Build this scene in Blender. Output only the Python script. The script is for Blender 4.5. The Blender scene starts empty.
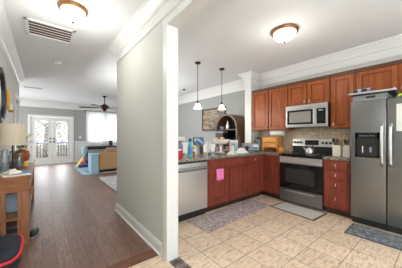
import bpy, bmesh, math, random
from mathutils import Vector, Matrix
random.seed(7)
PI = math.pi
C = bpy.context.scene.collection
SC = bpy.context.scene

# ------------------------------------------------------------------ camera, world, light
cam_d = bpy.data.cameras.new('camera'); cam = bpy.data.objects.new('camera', cam_d); C.objects.link(cam)
cam.location = (0, 0, 1.26); cam.rotation_euler = (PI/2, 0, -math.radians(38.7))
cam_d.sensor_width = 36; cam_d.lens = 198.6/402*36; cam_d.shift_y = 1.5/402; cam_d.clip_start = 0.05
SC.camera = cam
w = bpy.data.worlds.new('sky'); SC.world = w; w.use_nodes = True
bg = w.node_tree.nodes['Background']; bg.inputs[0].default_value = (0.90, 0.95, 1.0, 1); bg.inputs[1].default_value = 1.0
SC.view_settings.view_transform = 'Standard'; SC.view_settings.look = 'None'
SC.view_settings.gamma = 1; SC.view_settings.use_curve_mapping = False; SC.view_settings.exposure = 0.92
def area(name, loc, rot, sx, sy, power, col=(1, 1, 1)):
    l = bpy.data.lights.new(name, 'AREA'); l.shape = 'RECTANGLE'; l.size = sx; l.size_y = sy; l.energy = power; l.color = col
    o = bpy.data.objects.new(name, l); C.objects.link(o); o.location = loc; o.rotation_euler = rot; return o
def point(name, loc, power, col, r=0.1):
    l = bpy.data.lights.new(name, 'POINT'); l.energy = power; l.color = col; l.shadow_soft_size = r
    o = bpy.data.objects.new(name, l); C.objects.link(o); o.location = loc; return o
area('daylight_living_window', (2.54, 11.6, 1.3), (-PI/2, 0, 0), 1.5, 2.0, 45, (0.95, 0.98, 1))
area('fill_up_hall', (.15, -1.5, 1.75), (PI, 0, 0), .6, .6, 105, (.88, .945, 1))  # added unseen fill behind the camera, aimed up to brighten the hall
area('fill_up_kitchen', (2.3, -1.6, 1.75), (PI, 0, 0), .6, .6, 13, (.88, .945, 1))  # second added up-facing fill out of view, lifts the kitchen
area('daylight_french_doors', (0.35, 11.4, 1.3), (-PI/2, 0, 0), 1.5, 1.8, 36, (0.95, 0.98, 1))
area('fill_living_west', (-2.0, 8.9, 1.5), (PI/2, 0, -PI/2), 3.0, 1.8, 50, (0.97, 0.99, 1))  # added soft fill on the windowless west side, out of view
area('fill_dining_area', (1.2, 4.6, 1.3), (PI/2+.3, 0, -PI/2), 1.9, 1.8, 18, (.94, .97, 1))  # added fill hidden behind the hall partition, brightens the dining side
point('fill_dining_point', (2.4, 5.4, 2.0), 22, (1, .99, .97), .25)  # added hidden point fill for the dining area, no fixture there

# ------------------------------------------------------------------ materials
def mat(name, col, rough=0.5, metal=0.0, emit=None, es=1.0, spec=0.5):
    m = bpy.data.materials.new(name); m.use_nodes = True
    b = m.node_tree.nodes['Principled BSDF']
    b.inputs['Base Color'].default_value = (*col, 1); b.inputs['Roughness'].default_value = rough
    b.inputs['Metallic'].default_value = metal; b.inputs['Specular IOR Level'].default_value = spec
    if emit: b.inputs['Emission Color'].default_value = (*emit, 1); b.inputs['Emission Strength'].default_value = es
    return m
def nodes(m): return m.node_tree.nodes, m.node_tree.links, m.node_tree.nodes['Principled BSDF']
def coords(m, scale=(1, 1, 1), rot=(0, 0, 0), loc=(0, 0, 0)):
    n, l, b = nodes(m); t = n.new('ShaderNodeNewGeometry'); p = n.new('ShaderNodeMapping')
    p.inputs['Scale'].default_value = scale; p.inputs['Rotation'].default_value = rot; p.inputs['Location'].default_value = loc
    l.new(t.outputs['Position'], p.inputs[0]); return p.outputs[0]
def ramp(m, src, stops):
    n, l, b = nodes(m); r = n.new('ShaderNodeValToRGB'); e = r.color_ramp.elements
    while len(e) < len(stops): e.new(0.5)
    for i, (p, c) in enumerate(stops): e[i].position = p; e[i].color = (*c, 1)
    l.new(src, r.inputs[0]); return r.outputs[0]
def noise_mat(name, stops, scale=5, stretch=(1, 1, 1), rough=0.5, metal=0, detail=4, bump=0, spec=0.5):
    m = mat(name, stops[0][1], rough, metal, spec=spec); n, l, b = nodes(m); v = coords(m, stretch)
    t = n.new('ShaderNodeTexNoise'); t.inputs['Scale'].default_value = scale; t.inputs['Detail'].default_value = detail
    l.new(v, t.inputs['Vector']); l.new(ramp(m, t.outputs[0], stops), b.inputs['Base Color'])
    if bump:
        u = n.new('ShaderNodeBump'); u.inputs['Strength'].default_value = bump; u.inputs['Distance'].default_value = 0.01
        l.new(t.outputs[0], u.inputs['Height']); l.new(u.outputs[0], b.inputs['Normal'])
    return m
def brick_mat(name, c1, c2, mortar, bw, rh, ms, rot=0, offset=0.5, rough=0.4, var=None, spec=0.5, plane='xy', loc=(0, 0, 0), vscale=6, vst=(1, 1, 1)):
    m = mat(name, c1, rough, spec=spec); n, l, b = nodes(m)
    if plane == 'xy': v = coords(m, rot=(0, 0, rot), loc=loc)
    else: # wall facing x: use (y, z)
        g = n.new('ShaderNodeNewGeometry'); s = n.new('ShaderNodeSeparateXYZ'); c = n.new('ShaderNodeCombineXYZ')
        l.new(g.outputs['Position'], s.inputs[0]); l.new(s.outputs[1], c.inputs[0]); l.new(s.outputs[2], c.inputs[1]); v = c.outputs[0]
    t = n.new('ShaderNodeTexBrick'); t.offset = offset; t.inputs['Scale'].default_value = 1
    t.inputs['Color1'].default_value = (*c1, 1); t.inputs['Color2'].default_value = (*c2, 1); t.inputs['Mortar'].default_value = (*mortar, 1)
    t.inputs['Mortar Size'].default_value = ms; t.inputs['Brick Width'].default_value = bw; t.inputs['Row Height'].default_value = rh
    t.inputs['Mortar Smooth'].default_value = 0.1
    l.new(v, t.inputs[0]); out = t.outputs['Color']
    if var:
        q = n.new('ShaderNodeTexNoise'); q.inputs['Scale'].default_value = vscale; q.inputs['Detail'].default_value = 6; q.inputs['Roughness'].default_value = 0.65
        q.inputs['Distortion'].default_value = 0.8
        l.new(coords(m, vst), q.inputs['Vector'])
        x = n.new('ShaderNodeMix'); x.data_type = 'RGBA'; x.blend_type = 'MULTIPLY'; x.inputs[0].default_value = 1
        l.new(out, x.inputs[6]); l.new(ramp(m, q.outputs[0], var), x.inputs[7]); out = x.outputs[2]
    l.new(out, b.inputs['Base Color'])
    return m
M = {}
M['wall'] = noise_mat('wall_paint', [(0, (.57, .575, .53)), (1, (.60, .605, .56))], 40, rough=.7)
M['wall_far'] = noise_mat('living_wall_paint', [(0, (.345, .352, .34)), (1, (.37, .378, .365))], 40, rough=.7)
M['ceil'] = noise_mat('ceiling_paint', [(0, (.735, .75, .75)), (1, (.765, .78, .78))], 60, rough=.8)
M['trim'] = mat('white_trim_paint', (.74, .74, .72), .35)
M['woodfloor'] = brick_mat('plank_floor', (.155, .075, .048), (.215, .115, .078), (.07, .032, .022), 1.3, .125, .0025, rot=PI/2, offset=.37, rough=.42,
    var=[(.32, (.45, .38, .34)), (.5, (.92, .9, .88)), (.68, (1.6, 1.6, 1.58))], vscale=5, vst=(22, 1.3, 1), spec=1.0)
M['tile'] = brick_mat('floor_tile', (.70, .54, .40), (.78, .62, .475), (.30, .22, .16), .335, .335, .004, offset=0, rough=.38,
    var=[(.34, (.62, .54, .45)), (.46, (.95, .92, .88)), (.66, (1.2, 1.2, 1.18))], vscale=11, vst=(1, 3.5, 1), loc=(0, .005, 0))
M['red_wood'] = noise_mat('red_wood', [(.3, (.10, .035, .02)), (.7, (.24, .095, .05))], 6, (1, 12, 1), rough=.35)
M['marble'] = noise_mat('dark_marble', [(.3, (.05, .035, .03)), (.55, (.14, .10, .085)), (.75, (.35, .28, .24))], 14, rough=.25, detail=8)
M['granite'] = noise_mat('granite', [(.36, (.02, .018, .016)), (.46, (.12, .10, .085)), (.54, (.32, .27, .22)), (.64, (.62, .57, .50))], 60, rough=.18, detail=3)
M['splash'] = brick_mat('travertine_splash', (.47, .38, .27), (.57, .48, .36), (.36, .29, .21), .15, .075, .003, rough=.45, plane='yz',
    var=[(.3, (.75, .72, .68)), (.6, (1.25, 1.25, 1.22))], vscale=14)
def cherry(name, a, b_, st=(6, 6, .6)):
    return noise_mat(name, [(.3, a), (.7, b_)], 5, st, rough=.38, detail=6, spec=.38)
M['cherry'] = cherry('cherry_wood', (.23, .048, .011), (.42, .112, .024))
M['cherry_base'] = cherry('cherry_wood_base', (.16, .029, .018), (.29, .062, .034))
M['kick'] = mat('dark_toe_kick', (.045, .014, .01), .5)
M['steel'] = noise_mat('brushed_steel', [(.3, (.235, .235, .232)), (.7, (.262, .262, .259))], 3, (1, 1, 60), rough=.34, metal=.9)
M['steel_light'] = mat('light_steel', (.66, .66, .65), .3, .85)
M['nickel'] = mat('satin_nickel', (.72, .68, .60), .3, 1)
M['black_glass'] = mat('black_glass', (.008, .008, .009), .08)
M['black'] = mat('black_plastic', (.015, .015, .016), .45)
M['window_glass_dark'] = mat('oven_window', (.03, .03, .03), .15)
M['white'] = mat('white_plastic', (.8, .8, .78), .4)
M['bronze'] = mat('oil_rubbed_bronze', (.06, .03, .018), .35, .7)
M['brass'] = mat('antique_brass', (.26, .12, .045), .35, .8)
M['lampglass'] = mat('lit_frosted_glass', (.9, .85, .75), .4, emit=(1, .80, .52), es=.72)
M['pendglass'] = mat('lit_pendant_glass', (.9, .85, .78), .4, emit=(1, .84, .60), es=.8)
M['vent_dark'] = mat('vent_brown', (.12, .06, .035), .7)
M['oak'] = noise_mat('console_oak', [(.3, (.22, .075, .024)), (.7, (.42, .17, .06))], 6, (1, 1, 8), rough=.4, detail=6)
M['oak_leg'] = noise_mat('console_oak_leg', [(.3, (.25, .10, .045)), (.7, (.40, .17, .08))], 6, (9, 9, .7), rough=.4, detail=6)
def flat(name, c, r=.6, metal=0): M[name] = mat(name, c, r, metal)
flat('linen', (.68, .58, .45), .9); flat('red', (.65, .02, .03), .45); flat('teal', (.08, .52, .50), .35); flat('navy', (.03, .07, .30), .4)
flat('yellow', (.85, .62, .08), .5); flat('orange', (.75, .28, .05), .5); flat('cream', (.78, .72, .60), .5); flat('ceramic', (.85, .84, .80), .2)
flat('paper', (.82, .82, .80), .8); flat('blue', (.10, .28, .62), .5); flat('lightblue', (.36, .55, .66), .8); flat('tan', (.42, .25, .12), .7)
flat('taupe', (.30, .19, .13), .8); flat('pink', (.85, .22, .50), .9); flat('dark_wood', (.07, .03, .018), .4); flat('walnut', (.12, .055, .028), .4)
flat('bread', (.60, .36, .16), .8); flat('green', (.12, .25, .06), .7); flat('amber', (.60, .22, .02), .25); flat('gold', (.70, .36, .06), .3, .7)
flat('petal', (.85, .78, .52), .8); flat('lime', (.50, .68, .06), .6); flat('grey', (.30, .30, .31), .6); flat('bluegrey', (.18, .24, .33), .5); flat('basket', (.78, .36, .10), .8)
flat('paleblue', (.42, .58, .74), .6); flat('deck', (.35, .30, .26), .8); flat('bark', (.26, .21, .18), .9); flat('purple', (.18, .08, .35), .5)
M['leaf'] = noise_mat('autumn_leaf', [(.3, (.66, .56, .47)), (.7, (.85, .79, .70))], 3, rough=.8)
_n, _l, _b = nodes(M['leaf']); _b.inputs['Roughness'].default_value = .8
_t = _n.new('ShaderNodeBsdfTranslucent'); _t.inputs[0].default_value = (.85, .80, .72, 1); _x = _n.new('ShaderNodeMixShader'); _x.inputs[0].default_value = .5
_l.new(_b.outputs[0], _x.inputs[1]); _l.new(_t.outputs[0], _x.inputs[2]); _l.new(_x.outputs[0], [q for q in _n if q.type == 'OUTPUT_MATERIAL'][0].inputs[0])
M['ground'] = noise_mat('ground_cover', [(.3, (.25, .22, .16)), (.7, (.45, .40, .32))], 2, rough=.9)
M['mirror'] = mat('mirror_glass', (.75, .85, .9), .03, 1)
def glass(name, tint, gl=.08):
    m = bpy.data.materials.new(name); m.use_nodes = True; n = m.node_tree.nodes; l = m.node_tree.links; n.clear()
    o = n.new('ShaderNodeOutputMaterial'); a = n.new('ShaderNodeBsdfTransparent'); a.inputs[0].default_value = (*tint, 1)
    g = n.new('ShaderNodeBsdfGlossy'); g.inputs['Roughness'].default_value = .03; x = n.new('ShaderNodeMixShader'); x.inputs[0].default_value = gl
    l.new(a.outputs[0], x.inputs[1]); l.new(g.outputs[0], x.inputs[2]); l.new(x.outputs[0], o.inputs[0]); return m
M['pane'] = glass('window_pane', (.97, .99, 1))
M['jar'] = glass('jar_glass', (.72, .78, .82), .18)
def sheer():
    m = bpy.data.materials.new('sheer_fabric'); m.use_nodes = True; n = m.node_tree.nodes; l = m.node_tree.links; n.clear()
    o = n.new('ShaderNodeOutputMaterial'); a = n.new('ShaderNodeBsdfTransparent'); d = n.new('ShaderNodeBsdfDiffuse'); t = n.new('ShaderNodeBsdfTranslucent')
    d.inputs[0].default_value = (.85, .85, .85, 1); t.inputs[0].default_value = (.85, .85, .85, 1)
    x = n.new('ShaderNodeMixShader'); x.inputs[0].default_value = .5; y = n.new('ShaderNodeMixShader'); y.inputs[0].default_value = .07
    l.new(d.outputs[0], x.inputs[1]); l.new(t.outputs[0], x.inputs[2]); l.new(x.outputs[0], y.inputs[1]); l.new(a.outputs[0], y.inputs[2]); l.new(y.outputs[0], o.inputs[0]); return m
M['sheer'] = sheer()
M['rug_pink'] = noise_mat('faded_rug', [(.35, (.26, .19, .19)), (.5, (.46, .37, .36)), (.65, (.60, .52, .49))], 30, rough=.95, detail=8)
M['rug_dark'] = noise_mat('dark_rug', [(.35, (.08, .09, .10)), (.5, (.16, .17, .18)), (.68, (.32, .33, .34))], 30, rough=.95, detail=6)
M['rug_blue'] = noise_mat('blue_rug', [(.35, (.14, .28, .36)), (.55, (.36, .50, .56)), (.7, (.62, .68, .68))], 6, rough=.95, detail=6)
M['rug_grey'] = noise_mat('grey_rug', [(.35, (.22, .23, .26)), (.5, (.45, .45, .46)), (.65, (.62, .60, .58))], 12, rough=.95, detail=6)
M['mat_cream'] = noise_mat('cream_mat', [(.35, (.50, .47, .42)), (.65, (.64, .61, .55))], 60, rough=.95)
M['mat_grey'] = mat('mat_grey', (.10, .10, .105), .9)
M['mat_border'] = mat('mat_border', (.15, .11, .09), .9)
M['sepia'] = noise_mat('landscape_print', [(.3, (.08, .055, .035)), (.45, (.20, .145, .10)), (.58, (.36, .29, .21)), (.75, (.48, .41, .32))], 3, (1, 1, 3), rough=.5)

# ------------------------------------------------------------------ mesh helpers (world coordinates)
def B(): return bmesh.new()
def box(bm, x0, x1, y0, y1, z0, z1, bev=0, R=None):
    t = bmesh.new(); bmesh.ops.create_cube(t, size=1)
    bmesh.ops.scale(t, vec=(abs(x1-x0), abs(y1-y0), abs(z1-z0)), verts=t.verts)
    if bev: bmesh.ops.bevel(t, geom=t.edges[:], offset=bev, segments=2, profile=.6, affect='EDGES')
    bmesh.ops.translate(t, vec=((x0+x1)/2, (y0+y1)/2, (z0+z1)/2), verts=t.verts)
    if R: bmesh.ops.transform(t, matrix=R, verts=t.verts)
    merge(bm, t); return bm
def merge(bm, t):
    me = bpy.data.meshes.new('t'); t.to_mesh(me); t.free(); bm.from_mesh(me); bpy.data.meshes.remove(me)
def about(cx, cy, cz, rx=0, ry=0, rz=0):
    return Matrix.Translation((cx, cy, cz)) @ Matrix.Rotation(rz, 4, 'Z') @ Matrix.Rotation(ry, 4, 'Y') @ Matrix.Rotation(rx, 4, 'X') @ Matrix.Translation((-cx, -cy, -cz))
def cyl(bm, p0, p1, r0, r1=None, n=16):
    r1 = r0 if r1 is None else r1; p0 = Vector(p0); p1 = Vector(p1); d = p1-p0; t = bmesh.new()
    bmesh.ops.create_cone(t, cap_ends=True, segments=n, radius1=r0, radius2=r1, depth=d.length)
    bmesh.ops.transform(t, matrix=Matrix.Translation((p0+p1)/2) @ d.to_track_quat('Z', 'Y').to_matrix().to_4x4(), verts=t.verts)
    merge(bm, t); return bm
def ball(bm, c, r, sc=(1, 1, 1), seg=14):
    t = bmesh.new(); bmesh.ops.create_uvsphere(t, u_segments=seg, v_segments=max(6, seg//2+2), radius=r)
    bmesh.ops.scale(t, vec=sc, verts=t.verts); bmesh.ops.translate(t, vec=c, verts=t.verts); merge(bm, t); return bm
def lathe(bm, c, prof, n=24):
    rings = []
    for r, z in prof:
        rings.append([bm.verts.new((c[0]+max(r, .0005)*math.cos(2*PI*k/n), c[1]+max(r, .0005)*math.sin(2*PI*k/n), c[2]+z)) for k in range(n)])
    for a, b_ in zip(rings, rings[1:]):
        for k in range(n): bm.faces.new((a[k], a[(k+1) % n], b_[(k+1) % n], b_[k]))
    bm.faces.new(rings[0][::-1]); bm.faces.new(rings[-1]); return bm
def prism(bm, pts, vec):
    vec = Vector(vec); a = [bm.verts.new(p) for p in pts]; b_ = [bm.verts.new(Vector(p)+vec) for p in pts]; n = len(pts)
    bm.faces.new(a[::-1]); bm.faces.new(b_)
    for i in range(n): bm.faces.new((a[i], a[(i+1) % n], b_[(i+1) % n], b_[i]))
    return bm
def tube(bm, pts, r, n=10):
    for a, b_ in zip(pts, pts[1:]): cyl(bm, a, b_, r, r, n)
    for p in pts[1:-1]: ball(bm, p, r, seg=n)
    return bm
def sweep(bm, path, prof, side=1, closed=False):
    """profile (offset, z) swept along an xy polyline; offset goes to the left of travel when side=1"""
    P = [Vector((x, y)) for x, y in path]; n = len(P); rings = []
    def nrm(a, b_): d = (b_-a).normalized(); return Vector((-d.y, d.x))*side
    for i in range(n):
        n0 = nrm(P[i-1], P[i]) if (i > 0 or closed) else nrm(P[i], P[i+1])
        n1 = nrm(P[i], P[(i+1) % n]) if (i < n-1 or closed) else n0
        m_ = (n0+n1); m_ = m_/(m_.dot(n0)) if m_.length > .01 else n0
        rings.append([bm.verts.new((P[i].x+m_.x*o, P[i].y+m_.y*o, z)) for o, z in prof])
    k = len(prof)
    for i in range(n if closed else n-1):
        a = rings[i]; b_ = rings[(i+1) % n]
        for j in range(k): bm.faces.new((a[j], a[(j+1) % k], b_[(j+1) % k], b_[j]))
    if not closed: bm.faces.new(rings[0][::-1]); bm.faces.new(rings[-1])
    return bm
ORG = {}
def obj(name, bm, m, parent=None, smooth=False, loc=None):
    o0 = ORG[parent.name] if parent else Vector(loc) if loc else Vector((0, 0, 0))
    if parent is None and loc is None and len(bm.verts):
        xs = [v.co for v in bm.verts]
        o0 = Vector(((min(v.x for v in xs)+max(v.x for v in xs))/2, (min(v.y for v in xs)+max(v.y for v in xs))/2, min(v.z for v in xs)))
    bmesh.ops.translate(bm, vec=-o0, verts=bm.verts)
    bmesh.ops.recalc_face_normals(bm, faces=bm.faces[:])
    me = bpy.data.meshes.new(name)
    for f in bm.faces: f.smooth = smooth
    bm.to_mesh(me); bm.free()
    if smooth:
        try: me.set_sharp_from_angle(angle=math.radians(40))
        except Exception: pass
    me.materials.append(M[m] if isinstance(m, str) else m)
    o = bpy.data.objects.new(name, me); C.objects.link(o)
    if parent: o.parent = parent
    else: o.location = o0
    ORG[o.name] = o0
    return o
def thing(name, label, cat, loc, group=None):
    o = bpy.data.objects.new(name, None); C.objects.link(o); o.location = loc; o.empty_display_size = .1
    ORG[o.name] = Vector(loc); o['label'] = label; o['category'] = cat
    if group: o['group'] = group
    return o
def tag(o, label, cat, group=None, kind=None):
    o['label'] = label; o['category'] = cat
    if group: o['group'] = group
    if kind: o['kind'] = kind
    return o
def struct(name, bm, m, label=None, parent=None):
    o = obj(name, bm, m, parent, loc=None if parent else (0, 0, 0))
    if not parent: o['kind'] = 'structure'
    if label: o['label'] = label
    return o
def dup(root, loc, label=None, group=None):
    r = root.copy(); C.objects.link(r); r.location = loc; ORG[r.name] = Vector(loc)
    if label: r['label'] = label
    if group: r['group'] = group
    for ch in list(root.children):
        c = ch.copy(); C.objects.link(c); c.parent = r
        for g in list(ch.children):
            d = g.copy(); C.objects.link(d); d.parent = c
    return r

# ------------------------------------------------------------------ room shell
H = 2.74
struct('floor', box(B(), -2.1, 4.35, 1.93, 11.15, -.1, 0), 'woodfloor', 'dark brown plank floor running down the hall')
struct('floor_tile', box(box(B(), 1.11, 4.35, -2.5, 3.02, -.1, .0015), -.6, .985, -2.5, 1.93, -.1, .0015), 'tile', 'beige stone tile floor of kitchen and entry')
struct('trim_1', box(B(), .985, 1.11, -2.5, 1.76, -.1, .003), 'marble', 'dark marble threshold under the kitchen opening')
struct('trim_2', box(box(B(), -.45, .984, 1.905, 2.03, -.01, .004, .001), -.45, .984, 2.035, 2.05, -.01, .003), 'red_wood', 'reddish wood threshold between planks and tile')
struct('ceiling', box(B(), -2.1, 4.35, -2.5, 11.15, H, H+.1), 'ceil', 'off white ceiling')
# left wall with a doorway near its far end
b = B(); box(b, -.6, -.45, -2.5, 5.72, 0, H); box(b, -.6, -.45, 6.55, 6.8, 0, H); box(b, -.6, -.45, 5.72, 6.55, 2.05, H); struct('wall_left', b, 'wall')
struct('wall_return', box(B(), -2.1, -.6, 6.65, 6.8, 0, H), 'wall_far')
struct('wall_west', box(B(), -2.2, -2.1, 6.8, 11.15, 0, H), 'wall_far')
b = B(); box(b, 4.2, 4.35, -2.5, 3.10, 0, H); struct('wall_right', b, 'wall')
struct('wall_east', box(B(), 4.2, 4.35, 3.10, 11.15, 0, H), 'wall_far')
struct('wall_pier', box(B(), 3.85, 4.2, 2.92, 3.10, 0, H), 'trim')
b = B(); box(b, .985, 1.085, 1.79, 3.5, 0, H); box(b, .985, 1.085, -2.5, 1.79, 2.39, H); struct('wall_hall', b, 'wall')
# far wall with french door and window openings
DX0, DX1, DZ = -.375, 1.09, 2.06; WX0, WX1, WZ0, WZ1 = 1.78, 3.30, .28, 2.32
b = B(); box(b, -2.1, DX0, 11, 11.15, 0, H); box(b, DX0, DX1, 11, 11.15, DZ, H); box(b, DX1, WX0, 11, 11.15, 0, H)
box(b, WX0, WX1, 11, 11.15, 0, WZ0); box(b, WX0, WX1, 11, 11.15, WZ1, H); box(b, WX1, 4.2, 11, 11.15, 0, H)
struct('wall_back', b, 'wall_far')
# crown mouldings
CR = [(0, 2.47), (.014, 2.47), (.014, 2.478), (.009, 2.482), (.009, 2.59), (.03, 2.60), (.034, 2.625), (.05, 2.65), (.085, 2.70), (.10, 2.712), (.11, 2.718), (.11, H), (0, H)]
struct('trim_3', sweep(B(), [(.985, -2.5), (.985, 3.5), (1.085, 3.5), (1.085, -2.5)], CR, 1), 'trim', 'white crown moulding along hall wall')
struct('trim_4', sweep(B(), [(4.2, -2.5), (4.2, 2.92), (3.85, 2.92), (3.85, 3.10), (4.2, 3.10), (4.2, 11), (-2.1, 11), (-2.1, 6.8), (-.45, 6.8), (-.45, -2.5)], CR, 1), 'trim', 'white crown moulding around the rooms')
# baseboards
BB = [(0, 0), (.03, 0), (.03, .012), (.018, .024), (.016, .105), (.010, .118), (.008, .13), (0, .13)]
struct('baseboard_hall', sweep(B(), [(.985, 1.87), (.985, 3.5), (1.085, 3.5), (1.085, 3.2)], BB, 1), 'trim')
struct('baseboard_left', sweep(B(), [(-.45, 5.62), (-.45, -2.5)], BB, 1), 'trim')
struct('baseboard_west', sweep(B(), [(-2.1, 11), (-2.1, 6.8), (-.45, 6.8), (-.45, 6.66)], BB, 1), 'trim')
struct('baseboard_east', sweep(B(), [(4.2, 3.1), (4.2, 11), (DX1+.11, 11)], BB, 1), 'trim')
# chair rail and wainscot of the great room
def wains(bm, pts, side=1):
    sweep(bm, pts, [(0, .13), (.008, .13), (.008, .93), (.03, .94), (.035, .97), (.02, .99), (0, .99)], side)
b = B(); wains(b, [(4.2, 3.1), (4.2, 11), (DX1+.11, 11)])
for k in range(9): # raised picture frames
    y0 = 3.4+k*.85
    if y0 < 10.3:
        for (a, c, d, e) in ((y0, y0+.68, .25, .275), (y0, y0+.68, .825, .85), (y0, y0+.025, .25, .85), (y0+.655, y0+.68, .25, .85)): box(b, 4.178, 4.195, a, c, d, e)
for k, x0 in enumerate((1.24,)):
    for (a, c, d, e) in ((x0, x0+.5, .25, .275), (x0, x0+.5, .825, .85), (x0, x0+.025, .25, .85), (x0+.475, x0+.5, .25, .85)): box(b, a, c, 10.978, 10.995, d, e)
struct('trim_5', b, 'trim', 'white wainscot and chair rail of the living room')
# casing of the kitchen opening
b = B(); box(b, .968, 1.098, 1.745, 1.79, 0, 2.366, .004)
box(b, .966, .985, 1.755, 1.83, 0, 2.371, .003); box(b, 1.085, 1.10, 1.755, 1.83, 0, 2.371, .003); struct('trim_6', b, 'trim', 'white jamb and casing at the kitchen opening')
b = B(); box(b, .968, 1.098, -2.5, 1.79, 2.367, 2.392, .002); box(b, .966, .985, -2.5, 1.835, 2.372, 2.44, .003); box(b, .960, .985, -2.5, 1.84, 2.436, 2.448, .002); box(b, 1.085, 1.10, -2.5, 1.835, 2.372, 2.44, .003)
struct('trim_7', b, 'trim', 'white head casing of the kitchen opening')

# side door on the left wall
d = struct('door_1', box(B(), -.56, -.52, 5.74, 6.53, .01, 2.04), 'trim', 'white panel door in the left wall')
b = B()
for z0, z1 in ((.25, .95), (1.08, 1.9)):
    for y0, y1 in ((5.84, 6.10), (6.17, 6.43)): box(b, -.52, -.512, y0, y1, z0, z1, .004)
struct('door_panel', b, 'trim', parent=d)
b = B(); ball(b, (-.49, 5.80, .95), .028); cyl(b, (-.52, 5.80, .95), (-.49, 5.80, .95), .012); struct('door_handle', b, 'bronze', 'dark round knob', d)
b = B(); box(b, -.45, -.43, 5.63, 5.72, 0, 2.14, .004); box(b, -.45, -.43, 6.55, 6.64, 0, 2.14, .004); box(b, -.45, -.425, 5.6, 6.67, 2.06, 2.16, .004)
box(b, -.6, -.45, 5.70, 5.725, 0, 2.05); box(b, -.6, -.45, 6.545, 6.57, 0, 2.05); struct('trim_8', b, 'trim', 'white casing around the side door')

# french doors
b = B(); w_ = .085
box(b, DX0-w_, DX0, 10.975, 11.02, 0, DZ+w_, .005); box(b, DX1, DX1+w_, 10.975, 11.02, 0, DZ+w_, .005); box(b, DX0-w_, DX1+w_, 10.97, 11.02, DZ, DZ+w_, .005)
box(b, DX0, DX0+.02, 11, 11.15, 0, DZ); box(b, DX1-.02, DX1, 11, 11.15, 0, DZ); box(b, DX0, DX1, 11, 11.15, 0, .03)
struct('trim_9', b, 'trim', 'white casing around the french doors')
mid = (DX0+DX1)/2
for k, (x0, x1) in enumerate(((DX0+.022, mid-.004), (mid+.004, DX1-.022))):
    b = B(); st = .125
    box(b, x0, x0+st, 11.03, 11.07, .035, DZ-.01, .003); box(b, x1-st, x1, 11.03, 11.07, .035, DZ-.01, .003)
    box(b, x0+st, x1-st, 11.03, 11.07, .035, .28, .003); box(b, x0+st, x1-st, 11.03, 11.07, DZ-.14, DZ-.01, .003)
    for (a, c, e, f_) in ((x0+st-.01, x0+st+.015, .27, DZ-.13), (x1-st-.015, x1-st+.01, .27, DZ-.13), (x0+st, x1-st, .27, .295), (x0+st, x1-st, DZ-.155, DZ-.13)): box(b, a, c, 11.02, 11.032, e, f_, .002)
    d = struct('door_%d' % (k+2), b, 'trim', ('left' if k == 0 else 'right')+' white french door with one tall pane')
    struct('glass_pane', box(B(), x0+st, x1-st, 11.048, 11.052, .28, DZ-.14), 'pane', parent=d)
    hx = x1-.06 if k == 0 else x0+.06
    for z in (.98, 1.12):
        b = B(); cyl(b, (hx, 11.03, z), (hx, 10.975, z), .012); ball(b, (hx, 10.97, z), .03); cyl(b, (hx, 11.03, z), (hx, 11.02, z), .034); struct('door_handle' if z < 1 else 'deadbolt', b, 'black', parent=d)
# window behind the sheer curtains
b = B()
for (a, c, e, f_) in ((WX0-.08, WX0, WZ0-.08, WZ1+.08), (WX1, WX1+.08, WZ0-.08, WZ1+.08), (WX0, WX1, WZ1, WZ1+.08), (WX0-.1, WX1+.1, WZ0-.06, WZ0)): box(b, a, c, 10.975, 11.02, e, f_, .004)
mx = (WX0+WX1)/2; mz = (WZ0+WZ1)/2
box(b, mx-.05, mx+.05, 11.03, 11.09, WZ0, WZ1); 
for x0, x1 in ((WX0, mx-.05), (mx+.05, WX1)):
    box(b, x0, x0+.04, 11.03, 11.08, WZ0, WZ1); box(b, x1-.04, x1, 11.03, 11.08, WZ0, WZ1); box(b, x0, x1, 11.03, 11.08, mz-.025, mz+.025); box(b, x0, x1, 11.03, 11.08, WZ0, WZ0+.05); box(b, x0, x1, 11.03, 11.08, WZ1-.05, WZ1)
wn = struct('window_1', b, 'trim', 'white double window behind sheer curtains')
for x0, x1 in ((WX0+.04, mx-.09), (mx+.09, WX1-.04)): struct('glass_pane', box(B(), x0, x1, 11.05, 11.054, WZ0+.05, WZ1-.05), 'pane', parent=wn)

# ------------------------------------------------------------------ kitchen cabinets
def P(face, front):  # maps (a across, z, out) to world box
    if face == 'x': return lambda bm, a0, a1, z0, z1, o0, o1, bev=0: box(bm, front-o1, front-o0, a0, a1, z0, z1, bev)
    return lambda bm, a0, a1, z0, z1, o0, o1, bev=0: box(bm, a0, a1, front-o1, front-o0, z0, z1, bev)
def door_bm(pf, a0, a1, z0, z1, fr=.055):
    bm = B()
    pf(bm, a0, a0+fr, z0, z1, 0, .02, .002); pf(bm, a1-fr, a1, z0, z1, 0, .02, .002)
    pf(bm, a0+fr, a1-fr, z0, z0+fr, 0, .02, .002); pf(bm, a0+fr, a1-fr, z1-fr, z1, 0, .02, .002)
    pf(bm, a0+fr-.002, a1-fr+.002, z0+fr-.002, z1-fr+.002, 0, .009)
    pf(bm, a0+fr+.018, a1-fr-.018, z0+fr+.018, z1-fr-.018, .008, .013, .004)
    return bm
def dark_bead_bm(pf, a0, a1, z0, z1, fr=.055):  # thin dark strips lining the groove around each door panel
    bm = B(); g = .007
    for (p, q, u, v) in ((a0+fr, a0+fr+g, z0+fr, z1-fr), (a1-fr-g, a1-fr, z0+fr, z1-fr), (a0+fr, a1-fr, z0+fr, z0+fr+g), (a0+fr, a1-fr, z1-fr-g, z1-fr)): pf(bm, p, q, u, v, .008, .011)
    return bm
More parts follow.
